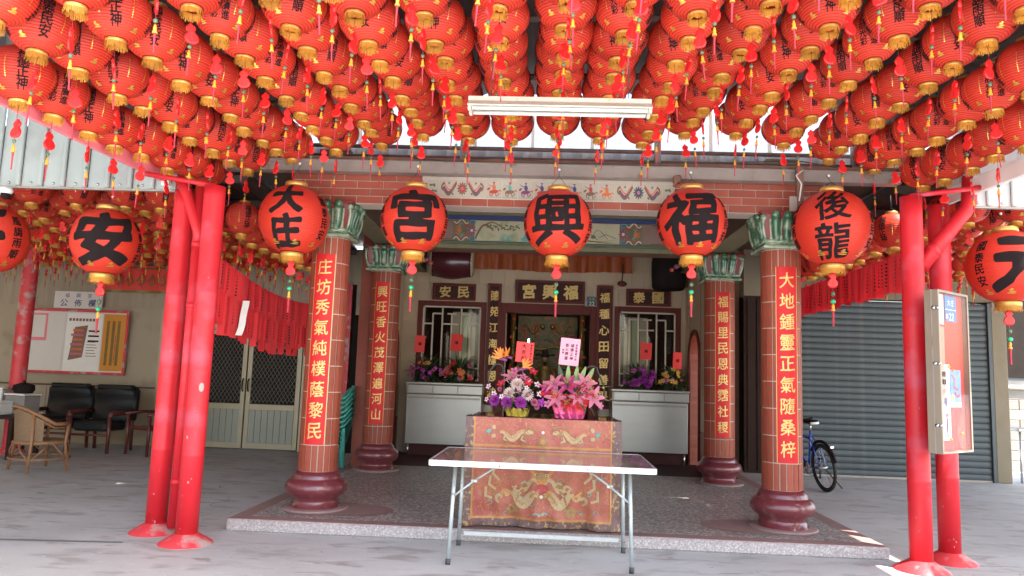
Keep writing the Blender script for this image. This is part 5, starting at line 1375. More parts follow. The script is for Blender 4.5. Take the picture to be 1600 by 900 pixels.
# ================================================================== FOLDING TABLE
tb = thing('folding_table', (.03, 6.22, 0), 'long folding table with brown glossy top and white edge in front of the altar', 'table', None, -.012)
TZ = .80; tw_, td = .85, .515
b = MB(); b.bb(-tw_+.012, tw_-.012, -td+.012, td-.012, TZ-.03, TZ-.003, 'tabletop'); b.build('tabletop', tb)
b = MB()
for s_ in (-1, 1):
    b.bb(-tw_, tw_, s_*td-.012 if s_ < 0 else td-.0, s_*td if s_ < 0 else td+.012, TZ-.046, TZ, 'silver', .004)
    b.bb(s_*tw_-(.0 if s_ > 0 else .012), s_*tw_+(.012 if s_ > 0 else 0), -td, td, TZ-.046, TZ, 'silver', .004)
b.build('edge_band', tb)
for s_ in (-1, 1):
    for q in (-1, 1):
        b = MB(); xt = s_*.68; r = .016
        yl = -.37 if q < 0 else .29; b.tube([(xt, yl*.84, TZ-.05), (xt+s_*.02, yl, .03)], r, 'leg', 10); lg = b.build('leg', tb)
        b = MB(); b.tube([(xt+s_*.02, yl*1.001, .045), (xt+s_*.0205, yl*1.002, 0)], .020, 'rubber', 10); b.build('rubber_foot', lg)
    b = MB(); b.tube([(s_*.68, -.31, TZ-.06), (s_*.68, .25, TZ-.06)], .014, 'leg', 8); b.build('leg_tie', tb)
    for yq in (-.30,):
        b = MB(); b.tube([(s_*.36, yq, TZ-.06), (s_*.52, yq-.005, TZ-.17)], .009, 'leg', 6); b.tube([(s_*.52, yq-.005, TZ-.165), (s_*.69, yq-.03, TZ-.30)], .009, 'leg', 6); b.box((s_*.53, yq-.006, TZ-.175), (.05, .016, .024), 'leg', None, .004); b.build('folding_brace', tb)
b = MB(); b.bb(-.66, .66, .268, .288, .085, .125, 'silver', .005); b.build('foot_rail', tb)
b = MB()
for x in (-.32, .34): b.ball((x, -td-.013, TZ-.028), .006, 'rubber', 6, 5)
b.build('rivets', tb)

# ================================================================== ALTAR TABLE WITH CLOTH
at = thing('altar_table', (.035, 7.27, PZ), 'low dark topped altar table carrying two flower baskets, hidden under a red cloth', 'table')
AH = 1.075-PZ
b = MB(); b.bb(-.68, .70, -.47, .50, AH-.04, AH, 'blackglass', .006); b.build('tabletop', at)
for s_ in (-1, 1):
    for q in (-1, 1):
        b = MB(); b.box((s_*.6, q*.38, (AH-.045)/2), (.07, .07, AH-.05), 'maroon_dark'); b.build('leg', at)
b = MB(); b.bb(-.64, .66, .44, .47, .1, AH-.05, 'maroon_dark'); b.build('rear_panel', at)
cy = 6.78
def cloth(x, z):
    """surface of the hanging cloth (front)"""
    t = (1.08-z)/1.0
    f = .030*sin(x*9+1)*t + .024*sin(x*21+2.6*t)*t*t + .013*sin(x*39+z*7)*t + .008*sin(z*31+x*6)*t
    sw = .045*math.exp(-((x+.28)/.10)**2)*t*sin(t*3) - .04*math.exp(-((x-.42-.12*t)/.08)**2)*t
    sag = .03*sin(z*3.2)
    return cy-.012*sin(x*3)-f+sw*.8-sag*.3
cl_ = thing('altar_cloth', (0, 0, 0), 'red altar cloth embroidered with two cream dragons, brown borders, behind the folding table', 'cloth')
cx0, cx1, cz0, cz1 = -.672, .735, .122, 1.076
b = MB(); b.grid(lambda u, v: (cx0+.005+(cx1-cx0-.01)*u+.02*(1-v)*(2*u-1)*0, cloth(cx0+(cx1-cx0)*u, cz0+(cz1-cz0)*v), cz0+(cz1-cz0)*v), 90, 50, 'clothred')
b.build('cloth_front', cl_)
def patch(x0, x1, z0, z1, m, off=.004, nu=20, nv=20, name='border', par=None):
    b = MB(); b.grid(lambda u, v: (x0+(x1-x0)*u, cloth(x0+(x1-x0)*u, z0+(z1-z0)*v)-off, z0+(z1-z0)*v), nu, nv, m); return b.build(name, par or cl_)
patch(cx0, cx0+.075, cz0+.0, cz1, 'clothbrown', .004, 6, 40); patch(cx1-.085, cx1, cz0, cz1, 'clothbrown', .004, 6, 40)
patch(cx0+.075, cx1-.085, cz0, .185, 'clothbrown', .004, 60, 6)
for x in (cx0+.075, cx1-.10): patch(x, x+.015, .185, cz1, 'clothgold', .006, 2, 40, 'gold_braid')
patch(cx0+.09, cx1-.10, .185, .203, 'clothgold', .006, 60, 2, 'gold_braid'); patch(cx0+.09, cx1-.10, .815, .835, 'clothgold', .006, 60, 2, 'gold_braid')
def emb(mb, pts, w0, m, off, taper=True):
    vs = []; n = len(pts)
    for i, (x, z_) in enumerate(pts):
        a, c_ = pts[max(0, i-1)], pts[min(n-1, i+1)]; dx, dz = c_[0]-a[0], c_[1]-a[1]; l = sqrt(dx*dx+dz*dz) or 1
        ww = w0*(sin(pi*(i+.8)/(n+.6))**.6 if taper else 1)
        for s_ in (1, -1):
            X_, Z_ = x-s_*dz/l*ww, z_+s_*dx/l*ww; vs.append((X_, cloth(X_, Z_)-off, Z_))
    mb.add(vs, [(2*i, 2*i+1, 2*i+3, 2*i+2) for i in range(n-1)], m)
def embb(mb, c, rx, rz, m, off, a0=0., n=12): 
    mb.add([(c[0]+x, cloth(c[0]+x, c[1]+z_)-off, c[1]+z_) for x, z_ in ell(rx, rz, n, a0)], [tuple(range(n))], m)
b = MB(); CXm = .03
random.seed(11)
for s_ in (-1, 1):
    # valance dragon facing the pearl
    body = [(CXm+s_*(.13+.26*t), .93+.035*sin(t*8.5)-.02*t) for t in [i/24 for i in range(25)]]
    emb(b, body, .024, 'embroid', .008); emb(b, [(x, z_+.013) for x, z_ in body], .005, 'clothgold', .0088, False)
    embb(b, (CXm+s_*.115, .955), .030, .020, 'embroid', .0085, .3*s_)
    for q in range(5): emb(b, spiral(CXm+s_*(.10+.02*q), .985-.012*q, .028, .5, 2*q, s_, 8), .006, 'embroid2', .0092)
    for q in (.18, .27, .34): emb(b, [(CXm+s_*q, .92), (CXm+s_*(q+.015), .885), (CXm+s_*(q-.02), .87)], .010, 'embroid', .0085)
    for q in range(9): embb(b, (CXm+s_*(.46+.03*cos(q*2.1)), .95+.045*sin(q*2.1)), .022, .012, 'embroid' if q % 3 else 'p_teal', .008+.0004*q, q*1.3)
    for q in range(14): emb(b, spiral(CXm+s_*random.uniform(.1, .56), random.uniform(.85, 1.02), .022, .7, q, s_, 7), .004, 'embroid2', .007)
    # corner blossoms of the main field
    for q in range(7): embb(b, (CXm+s_*(.26+.035*cos(q*.9)), .27+.03*sin(q*.9)), .022, .014, 'embroid2', .008+.0004*q, q*.9)
    for q in range(3): emb(b, [(CXm+s_*(.42+.04*q), .66-.1*q), (CXm+s_*(.44+.03*q), .58-.1*q), (CXm+s_*(.38+.03*q), .52-.08*q)], .014, 'embroid', .008)
    for q in range(26): emb(b, spiral(CXm+s_*random.uniform(.05, .56), random.uniform(.22, .78), .03, .7, q, s_, 7), .004, random.choice(('embroid2', 'clothgold', 'p_teal')), .007)
# pearl and rays
for q in range(10): a = 2*pi*q/10; embb(b, (CXm+.03*cos(a), .875+.03*sin(a)), .018, .009, 'embroid2', .0075+.0002*q, a)
embb(b, (CXm, .955), .014, .014, 'p_white', .009); embb(b, (CXm, .875), .022, .022, 'clothgold', .010)
tag(b.build('valance_embroidery', cl_), kind='stuff')
b = MB()
# dragon face: horns, brow, muzzle, mane, coiled claws
for s_ in (-1, 1):
    emb(b, [(CXm+s_*(.05+.12*t), .545+.16*t**.7) for t in [i/10 for i in range(11)]], .018, 'clothgold', .010)
    emb(b, [(CXm+s_*(.03+.14*t), .50+.05*sin(t*5)-.02*t) for t in [i/12 for i in range(13)]], .016, 'embroid', .0095)
    for q in range(6): emb(b, [(CXm+s_*(.10+.02*q), .50-.02*q), (CXm+s_*(.15+.012*q), .515-.028*q), (CXm+s_*(.185+.008*q), .50-.034*q)], .009, 'embroid2' if q % 2 else 'embroid', .009+.0003*q)
    body = [(CXm+s_*(.02+.25*t), .37+.05*sin(t*7.5+.4)) for t in [i/20 for i in range(21)]]
    emb(b, body, .042, 'embroid', .008)
    for q in range(12): p = body[q+4]; embb(b, (p[0], p[1]), .013, .007, 'clothgold' if q % 2 else 'embroid2', .0095+.0002*q, q)
    for q in range(4): emb(b, spiral(CXm+s_*(.22+.05*q), .46-.03*q, .042, .8, q*1.5, s_, 10), .014, 'embroid', .0092+.0003*q)
    for q in range(3): emb(b, [(CXm+s_*(.27), .40), (CXm+s_*(.33+.01*q), .42+.02*q-.02), (CXm+s_*(.36), .44+.03*q-.03)], .007, 'clothgold', .010)
embb(b, (CXm, .565), .085, .045, 'embroid2', .0085); embb(b, (CXm, .53), .05, .028, 'clothgold', .010)
embb(b, (CXm, .46), .065, .04, 'p_red', .0088); embb(b, (CXm, .445), .045, .018, 'p_pink', .0095)
for s_ in (-1, 1): embb(b, (CXm+s_*.045, .585), .016, .011, 'p_white', .011); embb(b, (CXm+s_*.045, .585), .007, .007, 'ink', .0116)
for q in range(9): a = pi+pi*q/8; emb(b, [(CXm+.05*cos(a), .44+.03*sin(a)), (CXm+.095*cos(a), .43+.055*sin(a))], .010, 'embroid2' if q % 2 else 'clothgold', .0092)
embb(b, (CXm-.0, .395), .016, .016, 'p_white', .012)
for q in range(10): embb(b, (CXm-.06+.012*q, .245+.01*sin(q)), .016, .010, ('p_teal', 'embroid', 'p_pink')[q % 3], .009+.0003*q, q)
tag(b.build('dragon_embroidery', cl_), kind='stuff')
# side drops
for s_ in (-1, 1):
    b = MB(); xx = cx0 if s_ < 0 else cx1
    b.grid(lambda u, v: (xx+s_*(.012*sin(v*6+u*5)+.03*(1-v)*u+.06*u*(1-v)), 6.785+.45*u+.015*sin(u*18), cz0+.28*u+(cz1-cz0-.28*u)*v), 24, 16, 'clothbrown'); b.build('side_drop', cl_)
b = MB(); b.grid(lambda u, v: (cx0+(cx1-cx0)*u, cloth(cx0+(cx1-cx0)*u, cz1)+.05*v-.002, cz1+.004*v), 60, 2, 'clothbrown'); b.build('top_hem', cl_)

# ================================================================== FLOWERS
def petal(mb, c, d, up, L, W, m, curl=.3, n=4):
    d = Vector(d).normalized(); up = Vector(up); s_ = d.cross(up)
    if s_.length < 1e-3: s_ = d.cross(Vector((1, 0, 0)))
    s_.normalize(); nn = s_.cross(d); c = Vector(c); vs = []
    for i in range(n+1):
        t = i/n; w_ = W*sin(pi*min(.98, t*.85+.08))**.8*(1-.25*t); ctr = c+d*(L*t)+nn*(-curl*L*t*t)
        vs += [ctr-s_*w_/2, ctr+nn*(-.12*W), ctr+s_*w_/2]
    fs = []
    for i in range(n): fs += [(3*i, 3*i+1, 3*i+4, 3*i+3), (3*i+1, 3*i+2, 3*i+5, 3*i+4)]
    mb.add(vs, fs, m, True)
def dirs(n, tilt):  # unit vectors on a cone round +Z
    return [(cos(2*pi*k/n)*sin(tilt), sin(2*pi*k/n)*sin(tilt), cos(tilt)) for k in range(n)]
def mum(r, m, m2=None):
    b = MB()
    for L_, tl, n in ((r, 1.75, 16), (r, 1.45, 16), (r*.98, 1.15, 14), (r*.95, .85, 11), (r*.9, .55, 8), (r*.85, .22, 5)):
        for k, d in enumerate(dirs(n, tl)):
            a = tl*3; d = (d[0]*cos(a)-d[1]*sin(a), d[0]*sin(a)+d[1]*cos(a), d[2]); petal(b, (0, 0, 0), d, (0, 0, 1), L_, r*.42, m if tl > .4 or not m2 else m2, -.18, 3)
    return b.mesh('blossom')
def lily(r, m):
    b = MB()
    for k, d in enumerate(dirs(6, 1.0)): petal(b, (0, 0, -.02), d, (0, 0, 1), r*(1 if k % 2 else .92), r*.46, m, .35, 5)
    for d in dirs(5, .35): b.tube([(0, 0, 0), (d[0]*r*.6, d[1]*r*.6, d[2]*r*.6)], .0025, 'leaf_pale', 4); b.ball((d[0]*r*.62, d[1]*r*.62, d[2]*r*.62), .007, 'p_orange', 5, 4)
    return b.mesh('blossom')
def orchid(r, m):
    b = MB()
    for k, d in enumerate(dirs(5, 1.3)): petal(b, (0, 0, 0), d, (0, 0, 1), r, r*.75, m, .1, 3)
    b.ball((0, 0, .008), r*.25, 'petal_purple', 6, 5); return b.mesh('blossom')
def paradise():
    b = MB()
    b.tube([(0, 0, 0), (.03, 0, .01), (.10, 0, .015)], [.012, .016, .003], 'p_purple', 6)
    for k, a in enumerate((.15, .45, .75, 1.1, 1.45, 1.8)): petal(b, (.01+.01*k, 0, .01), (cos(a), .15*(-1)**k, sin(a)), (0, 1, 0), .13-.006*k, .026, 'petal_orange', 0., 4)
    return b.mesh('blossom')
F = {'mw': mum(.052, M['petal_white']), 'mp': mum(.048, M['petal_purple'], M['petal_pink']), 'mps': mum(.028, M['petal_pink']), 'lp': lily(.105, M['petal_pink']), 'ld': lily(.11, M['petal_deep']),
     'oc': orchid(.035, M['petal_pink']), 'ow': orchid(.03, M['petal_white']), 'rd': orchid(.045, M['petal_red']), 'bp': paradise(), 'rdl': lily(.08, M['petal_red']), 'oo': orchid(.035, M['petal_orange']), 'yy': orchid(.03, M['petal_yellow']), 'pp': orchid(.035, M['petal_purple'])}
def leaves(mb, c, n, R, L, W, m, seed, zmin=-.3, flat=1.):
    rn = random.Random(seed)
    for k in range(n):
        a = rn.uniform(0, 2*pi); t = rn.uniform(zmin, 1.2); d = Vector((cos(a)*cos(t), sin(a)*cos(t)*flat, sin(t))); s_ = rn.uniform(.1, .8)*R
        petal(mb, (c[0]+d.x*s_, c[1]+d.y*s_*flat, c[2]+d.z*s_*.8), d+Vector((0, 0, rn.uniform(-.4, .2))), (0, 0, 1), L*rn.uniform(.6, 1.2), W, m, rn.uniform(.0, .5), 4)
def arrange(name, loc, label, blooms, foliage, pot, extra=None, group=None, sc=1.):
    o = thing(name, loc, label, 'flower arrangement', group)
    p = MB(); pot(p); p.build('wrapped_pot', o)
    f = MB(); foliage(f); tag(f.build('foliage', o), kind='stuff')
    for kind, x, y_, z_, s_ in blooms:
        d = Vector((x*1.2, -.35-.3*random.random(), (z_-.16)*1.4+.15)).normalized()
        if kind == 'bp': rot = (0, 0, s_[1]); s_ = s_[0]
        else: rot = d.to_track_quat('Z', 'Y').to_euler()
        inst('blossom', F[kind], o, (x, y_, z_), rot, (s_*sc,)*3)
    if extra: extra(o)
    return o
random.seed(21)
def potA(p):
    n = 16
    p.grid(lambda u, v: ((.085+.025*v+.008*sin(u*2*pi*9+v*3))*cos(2*pi*u), (.07+.02*v+.008*sin(u*2*pi*9))*sin(2*pi*u), .005+.075*v+.010*sin(u*40)*v), 54, 5, 'foil_gold', False)
    p.lathe([(.0, .004), (.08, .003)], 'foil_gold', 16)
def folA(f):
    leaves(f, (0, 0, .12), 130, .17, .10, .026, 'leaf', 3); leaves(f, (0, 0, .25), 40, .13, .09, .02, 'leaf', 4)
    leaves(f, (0, 0, .2), 30, .24, .05, .018, 'petal_white', 5)
def exA(o):
    b = MB()
    for s_, c0 in ((-1, (-.16, .05, .10)), ):
        b.tube([(c0[0]+s_*(.10*sin(t*pi*.9)), .05, .04+.52*t) for t in [i/14 for i in range(10)]]+[(c0[0]-.02+.05*cos(a), .05, .40+.05*sin(a)) for a in (2.6, 2.0, 1.2, .4, -.4, -1.2)], .008, 'cable', 6)
    b.build('basket_handle', o)
    b = MB(); b.tube([(.06*cos(a), .02, .28+.14*sin(a)) for a in [i*pi/10 for i in range(11)]], .006, 'rattan', 6); b.build('twig_arch', o)
blA = [('mp', -.19, -.06, .135, 1.05), ('mp', -.085, -.10, .125, 1.1), ('mp', .035, -.11, .125, 1.15), ('mps', .15, -.09, .13, 1.2), ('mps', .17, -.06, .09, .9),
       ('mw', -.065, -.09, .20, 1.), ('mw', .0, -.09, .275, 1.15), ('mw', .09, -.09, .19, 1.05), ('mps', -.15, -.06, .23, .8), ('ow', -.25, -.03, .25, 1), ('ow', -.26, -.05, .14, .9), ('ow', .17, -.04, .28, 1.1), ('ow', .19, -.06, .20, 1),
       ('rd', -.14, -.07, .28, .9), ('rd', .09, -.07, .30, 1.), ('rd', .13, -.04, .39, 1.), ('lp', -.06, -.04, .35, .8), ('oc', .05, -.06, .34, 1.2), ('oc', -.03, -.03, .39, 1.2), ('ow', -.20, -.05, .19, 1), ('oc', .01, -.11, .22, .8), ('ow', .08, -.10, .25, .8), ('mps', -.02, -.12, .15, .7), ('ow', -.13, -.10, .17, .9),
       ('bp', -.10, -.02, .48, (1.0, pi)), ('bp', .0, -.04, .40, (.95, .2)), ('bp', -.06, -.01, .50, (.9, 2.6)), ('leafdummy', 0, 0, 0, 1)][:-1]
arrange('flower_basket', (-.22, 7.0, 1.077), 'flower basket of white and magenta chrysanthemums with orange bird of paradise, gold foil pot', blA, folA, potA, exA, 'flower baskets on the altar table', 1.).scale = (1.08,)*3
def potB(p):
    p.grid(lambda u, v: ((.115+.03*v+.012*sin(u*2*pi*11+v*4))*cos(2*pi*u), (.085+.02*v+.012*sin(u*2*pi*11+v*3))*sin(2*pi*u), .004+.13*v+.02*sin(u*46)*v), 90, 6, 'foil_pink', False)
    p.grid(lambda u, v: ((.112+.02*v)*cos(2*pi*u), (.082+.02*v)*sin(2*pi*u), .0+.04*v), 40, 2, 'petal_deep', False)
    for k in range(9): petal(p, (-.12+.03*k, -.08, .12), (-.3+.07*k, -.2, .9), (0, 1, 0), .10, .08, 'petal_red', .1)
def folB(f):
    leaves(f, (0, .02, .15), 150, .2, .11, .03, 'leaf', 8)
    for k, (x, a) in enumerate(((-.06, -.25), (.04, .1), (.07, .35), (-.02, 0), (.12, .5))): petal(f, (x, -.02, .28), (a, -.1, 1), (0, 1, 0), .18, .05, 'leaf_pale' if k != 0 else 'leaf', .05, 6)
    petal(f, (.22, -.04, .27), (1, 0, .25), (0, 0, 1), .13, .04, 'leaf_pale', .1)
    leaves(f, (0, 0, .2), 16, .24, .06, .03, 'petal_deep', 15)
def exB(o):
    b = MB(); b.tube([(.24+.06*sin(t*pi), .05, .05+.36*t) for t in [i/10 for i in range(11)]]+[(.19+.05*cos(a), .05, .42+.04*sin(a)) for a in (.6, 1.4, 2.2, 3.)], .008, 'cable', 6); b.build('basket_handle', o)
    b = MB(); b.tube([(.28, -.02, .17), (.33, -.03, .165), (.36, -.03, .18)], .005, 'dgold', 5)
    for k in range(7): b.ball((.17+.02*k*cos(k), -.02, .30+.035*sin(k*1.7)), .010, 'petal_yellow', 6, 5)
    b.build('yellow_spray', o)
blB = [('lp', -.14, -.08, .30, .95), ('ld', -.03, -.09, .29, 1.05), ('lp', .13, -.08, .31, 1.05), ('lp', -.12, -.12, .18, 1.), ('lp', .20, -.10, .19, 1.05), ('lp', .06, -.12, .19, .8), ('ld', .07, -.08, .24, .8), ('rd', -.20, -.06, .22, 1.4), ('rd', .04, -.1, .27, 1.1), ('rdl', .16, -.1, .25, 1.), ('rdl', -.03, -.13, .13, .9), ('rdl', .08, -.13, .12, .9), ('pp', -.24, -.06, .13, 1.2), ('oc', -.19, -.09, .12, 1.1), ('oc', .26, -.06, .12, 1.), ('ld', -.21, -.06, .27, .6), ('lp', .14, -.11, .22, .6)]
arrange('flower_basket', (.27, 6.99, 1.077), 'flower basket of pink lilies with variegated leaves in crinkled pink foil', blB, folB, potB, exB, 'flower baskets on the altar table', 1.).scale = (1.08,)*3
def card(x, y_, z_, w_, h, m, label, lines, rz=0., tilt=0., stick=.2, size=.03):
    o = thing('greeting_card', (x, y_, z_), label, 'card', None, rz); o.rotation_euler = (0, tilt, rz)
    b = MB(); b.bb(-w_/2, w_/2, -.001, .001, 0, h, m); b.build('card', o)
    b = MB()
    for i, (tx, st, sx_) in enumerate(lines): flat_text(b, tx, (sx_, -.0025, h*.5), st, 'ink', .012, st*1.12, True)
    b.build('lettering', o)
    b = MB(); b.tube([(0, .004, -stick), (0, .004, .02)], .004, 'leaf', 5); b.build('stick', o)
    return o
card(-.17, 7.02, 1.585, .165, .19, 'card_red', 'red greeting card standing in the left flower basket', [('大吉利', .05, -.01), ('福德正神千秋', .024, .058)], .05, .06, .28)
card(.25, 7.03, 1.57, .185, .255, 'card_pink', 'pink greeting card standing in the lily basket', [('福德正神', .036, .02), ('香火鼎盛', .036, -.028), ('恭祝聖誕千秋', .024, .062), ('敬賀', .022, -.062)], -.06, .08, .2)
# flowers on the cabinets
def potC(p): p.lathe([(.0, 0), (.05, 0), (.07, .05), (.08, .08), (.06, .08)], 'maroon_dark', 16)
def mk_side(x, y_, seed, kinds, label, wd):
    rn = random.Random(seed)
    def fol(f): leaves(f, (0, 0, .14), 260, wd*1.2, .17, .034, 'leaf', seed, -.5, .5); leaves(f, (0, 0, .22), 60, wd*1.2, .10, .022, 'p_green', seed+1, -.4, .5)
    bl = []
    for k in range(17):
        a = rn.uniform(-1, 1); bl.append((rn.choice(kinds), a*wd*1.0, -.11-.06*rn.random(), .08+rn.random()*.30*(1-.5*abs(a)), rn.uniform(1.0, 1.7)))
    arrange('flower_bunch', (x, y_, 1.307), label, bl, fol, potC, None, 'flower bunches on the offering cabinets')
mk_side(-1.93, 12.5, 31, ['mps', 'pp', 'oo', 'yy', 'pp'], 'flower bunch with orange and purple blooms at the left end of the left cabinet', .26)
mk_side(-1.38, 12.52, 32, ['oc', 'oo', 'rd', 'leaf', 'mps'][:3]+['mps'], 'dark leafy flower bunch with pink and rust blooms nearer the doorway on the left cabinet', .28)
mk_side(1.62, 12.5, 33, ['mp', 'mp', 'oc', 'pp'], 'flower bunch with round purple chrysanthemums on the right cabinet, nearer the doorway', .25)
mk_side(2.15, 12.48, 34, ['yy', 'pp', 'yy', 'mps'], 'yellow and purple flower bunch at the right end of the right cabinet', .22)
for (x, z_, w_, rz, lb) in ((-2.07, 1.80, .17, .1, 'leftmost red paper card above the left cabinet flowers'), (-1.45, 1.84, .20, -.1, 'red paper card in front of the left window grille'), (1.72, 1.80, .19, .0, 'red paper card in front of the right window grille'), (2.24, 1.66, .15, .1, 'rightmost red paper card beside the arch')):
    card(x, 12.42, z_, w_, .28, 'card_red', lb, [('福', .06, 0)], rz, .04, .42)

# ================================================================== BICYCLE
bk = thing('bicycle', (4.02, 10.75, 0), 'blue bicycle leaning on its kickstand behind the front right column', 'bicycle', None, radians(97))
bk.rotation_euler = (radians(-6), 0, radians(97))
R = .33
def wheel(x, o):
    b = MB(); ring = [(x+R*cos(2*pi*k/40), 0, R+R*sin(2*pi*k/40)) for k in range(41)]
    b.tube([(x+(R-.02)*cos(2*pi*k/40), 0, R+(R-.02)*sin(2*pi*k/40)) for k in range(41)], .024, 'tyre', 8, False); ty = b.build('wheel', o)
    b = MB(); b.tube([(x+(R-.048)*cos(2*pi*k/40), 0, R+(R-.048)*sin(2*pi*k/40)) for k in range(41)], .009, 'ink', 6, False); b.build('rim', ty)
    b = MB(); b.tube([(x, -.05, R), (x, .05, R)], .022, 'chrome', 8)
    b.build('hub', ty)
    b = MB()
    for k in range(24):
        a = 2*pi*k/24; s_ = .03 if k % 2 else -.03
        b.tube([(x+.02*cos(a+.4), s_, R+.02*sin(a+.4)), (x+(R-.05)*cos(a), 0, R+(R-.05)*sin(a))], .0016, 'chrome', 3, False)
    b.build('spokes', ty)
wheel(0, bk); wheel(1.05, bk)
b = MB()
bb_, se, hd0, hd1 = (.43, 0, .29), (.27, 0, .82), (.86, 0, .62), (.82, 0, .78)
for p, q, r in ((bb_, se, .017), (bb_, hd0, .019), ((.30, 0, .70), hd1, .016), (hd0, hd1, .021)): b.tube([p, q], r, 'bikeblue', 10)
for s_ in (-1, 1):
    b.tube([(0, s_*.06, R), (.12, s_*.05, .31), (.42, s_*.03, .29)], .009, 'bikeblue', 7); b.tube([(0, s_*.06, R), (.20, s_*.035, .66), (.29, s_*.02, .74)], .008, 'bikeblue', 7)
    b.tube([(1.05, s_*.05, R), (.95, s_*.05, .58), (.865, s_*.02, .64)], .013, 'bikeblue', 8)
b.build('frame', bk)
b = MB(); b.tube([(.27, 0, .80), (.245, 0, .92)], .012, 'chrome', 8)
b.build('seat_post', bk)
b = MB(); b.box((.235, 0, .955), (.25, .12, .05), 'ink', None, .022); b.box((.35, 0, .955), (.12, .05, .035), 'ink', None, .014); b.tube([(.12, -.06, .94), (.12, .06, .94)], .02, 'whiteplastic', 8); b.build('saddle', bk)
b = MB(); b.tube([(.82, 0, .78), (.80, 0, .92)], .013, 'ink', 8); b.tube([(.72, -.28, .96), (.80, -.12, .93), (.80, .12, .93), (.72, .28, .96)], .012, 'ink', 8); b.build('handlebar', bk)
b = MB(); b.tube([((R+.035)*cos(a), 0, R+(R+.035)*sin(a)) for a in [radians(35+8*k) for k in range(17)]], .022, 'ink', 6); b.build('mudguard', bk)
b = MB(); b.tube([((R+.035)*cos(a), 0, R+(R+.035)*sin(a)) for a in [radians(125+3*k) for k in range(6)]], .024, 'ink', 6); b.box((-.29, 0, .64), (.03, .05, .03), 'chrome'); b.build('tail_lamp', bk)
b = MB(); b.lathe([(.0, .0), (.09, .0), (.09, .004), (.0, .005)], 'chrome', 20); o = b.build('chainring', bk, (.43, .045, .29), (pi/2, 0, 0))
b = MB()
for k in range(6): b.lathe([(.018+.006*k, -.004), (.022+.006*k, 0), (.018+.006*k, .004)], 'steel', 18, (0, 0, .006*k))
b.build('sprockets', bk, (0, .07, R), (pi/2, 0, 0))
b = MB(); b.tube([(0, .05, R+.05), (.43, .05, .38)], .004, 'ink', 4); b.tube([(0, .05, R-.05), (.02, .05, .19), (.43, .05, .20)], .004, 'ink', 4); b.tube([(.01, .055, R-.04), (.03, .055, .18)], .01, 'ink', 6); b.build('chain', bk)
b = MB(); b.tube([(.05, -.05, .30), (-.03, -.22, .03)], .008, 'ink', 6)
b.build('kickstand', bk)
for s_ in (-1, 1):
    b = MB(); b.tube([(.43, s_*.06, .29), (.43+s_*.12, s_*.075, .29-s_*.12)], .010, 'chrome', 6); b.box((.43+s_*.12, s_*.12, .29-s_*.12), (.09, .08, .02), 'ink', None, .004); b.build('pedal', bk)

# ================================================================== FLUORESCENT BATTEN
lf_ = thing('tube_light', (.065, 4.7, 3.20), 'long stained white fluorescent lamp fitting hung below the lanterns, unlit', 'lamp fitting')
b = MB(); b.prism([(0, 0)], 0, 0, 'white') if 0 else None
L2 = .60
prof = [(-.085, .0), (-.03, .045), (-.03, .075), (.03, .075), (.03, .045), (.085, .0), (.08, -.006), (0, .035), (-.08, -.006)]
vs = [(-L2, y_, z_) for y_, z_ in prof]+[(L2, y_, z_) for y_, z_ in prof]; n = len(prof)
b.add(vs, [(i, (i+1) % n, n+(i+1) % n, n+i) for i in range(n)]+[tuple(range(n))[::-1], tuple(range(n, 2*n))], 'oldwhite'); b.build('housing', lf_)
for y_ in (-.045, .045):
    b = MB(); b.tube([(-L2+.03, y_, -.012), (L2-.03, y_, -.012)], .014, 'tube', 10); b.build('lamp_tube', lf_)
    for s_ in (-1, 1):
        b = MB(); b.box((s_*(L2-.012), y_, -.006), (.022, .034, .05), 'oldwhite', None, .004); b.build('lamp_holder', lf_)
for s_ in (-1, 1):
    b = MB(); b.tube([(s_*.45, 0, .075), (s_*.45, 0, .98)], .004, 'cable', 4); b.build('hanger', lf_)

# ================================================================== LANTERNS
def ribbed_globe(b, R, H, ribs, z0, depth, r_open, m, mw, seg, frac=.28):
    """paper globe over wire hoops: bulging bands with a narrow drawn-in line at every hoop"""
    th0 = math.asin(r_open/R); vs = []; fs = []; mi = []; k0 = 0
    def ring(th, dr):
        r = max(R*cos(th)**.92-dr, r_open*.97); z = z0+(H/2)*sin(th)
        return [(r*cos(2*pi*k/seg), r*sin(2*pi*k/seg), z) for k in range(seg)]
    st = (pi-2*th0)/ribs; rings = []
    for i in range(ribs):
        a = -pi/2+th0+st*i
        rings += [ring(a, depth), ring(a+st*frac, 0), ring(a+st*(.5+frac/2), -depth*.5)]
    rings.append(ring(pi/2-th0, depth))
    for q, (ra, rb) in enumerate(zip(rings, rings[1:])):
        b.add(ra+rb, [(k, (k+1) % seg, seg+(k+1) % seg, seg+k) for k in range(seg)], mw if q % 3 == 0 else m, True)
def lantern_profile(R, H, ribs, z0, amp, r_open):
    """globe profile from bottom opening to top opening with ribs; centre at z0"""
    pr = []; th0 = math.asin(r_open/R); n = ribs*2
    for i in range(n+1):
        th = -pi/2+th0+(pi-2*th0)*i/n
        r = R*cos(th)**.92*(1-(amp if i % 2 else 0)); pr.append((max(r, r_open*.97), z0+H/2*sin(th)))
    return pr
def on_globe(R, H, z0, az, u, v, off):
    th = math.asin(max(-.97, min(.97, v/(H/2)))); r = R*cos(th)**.92+off; a = az+u/max(.25*R, R*cos(th)**.5)
    return (r*sin(a), -r*cos(a), z0+v*(1+off/(H/2)))
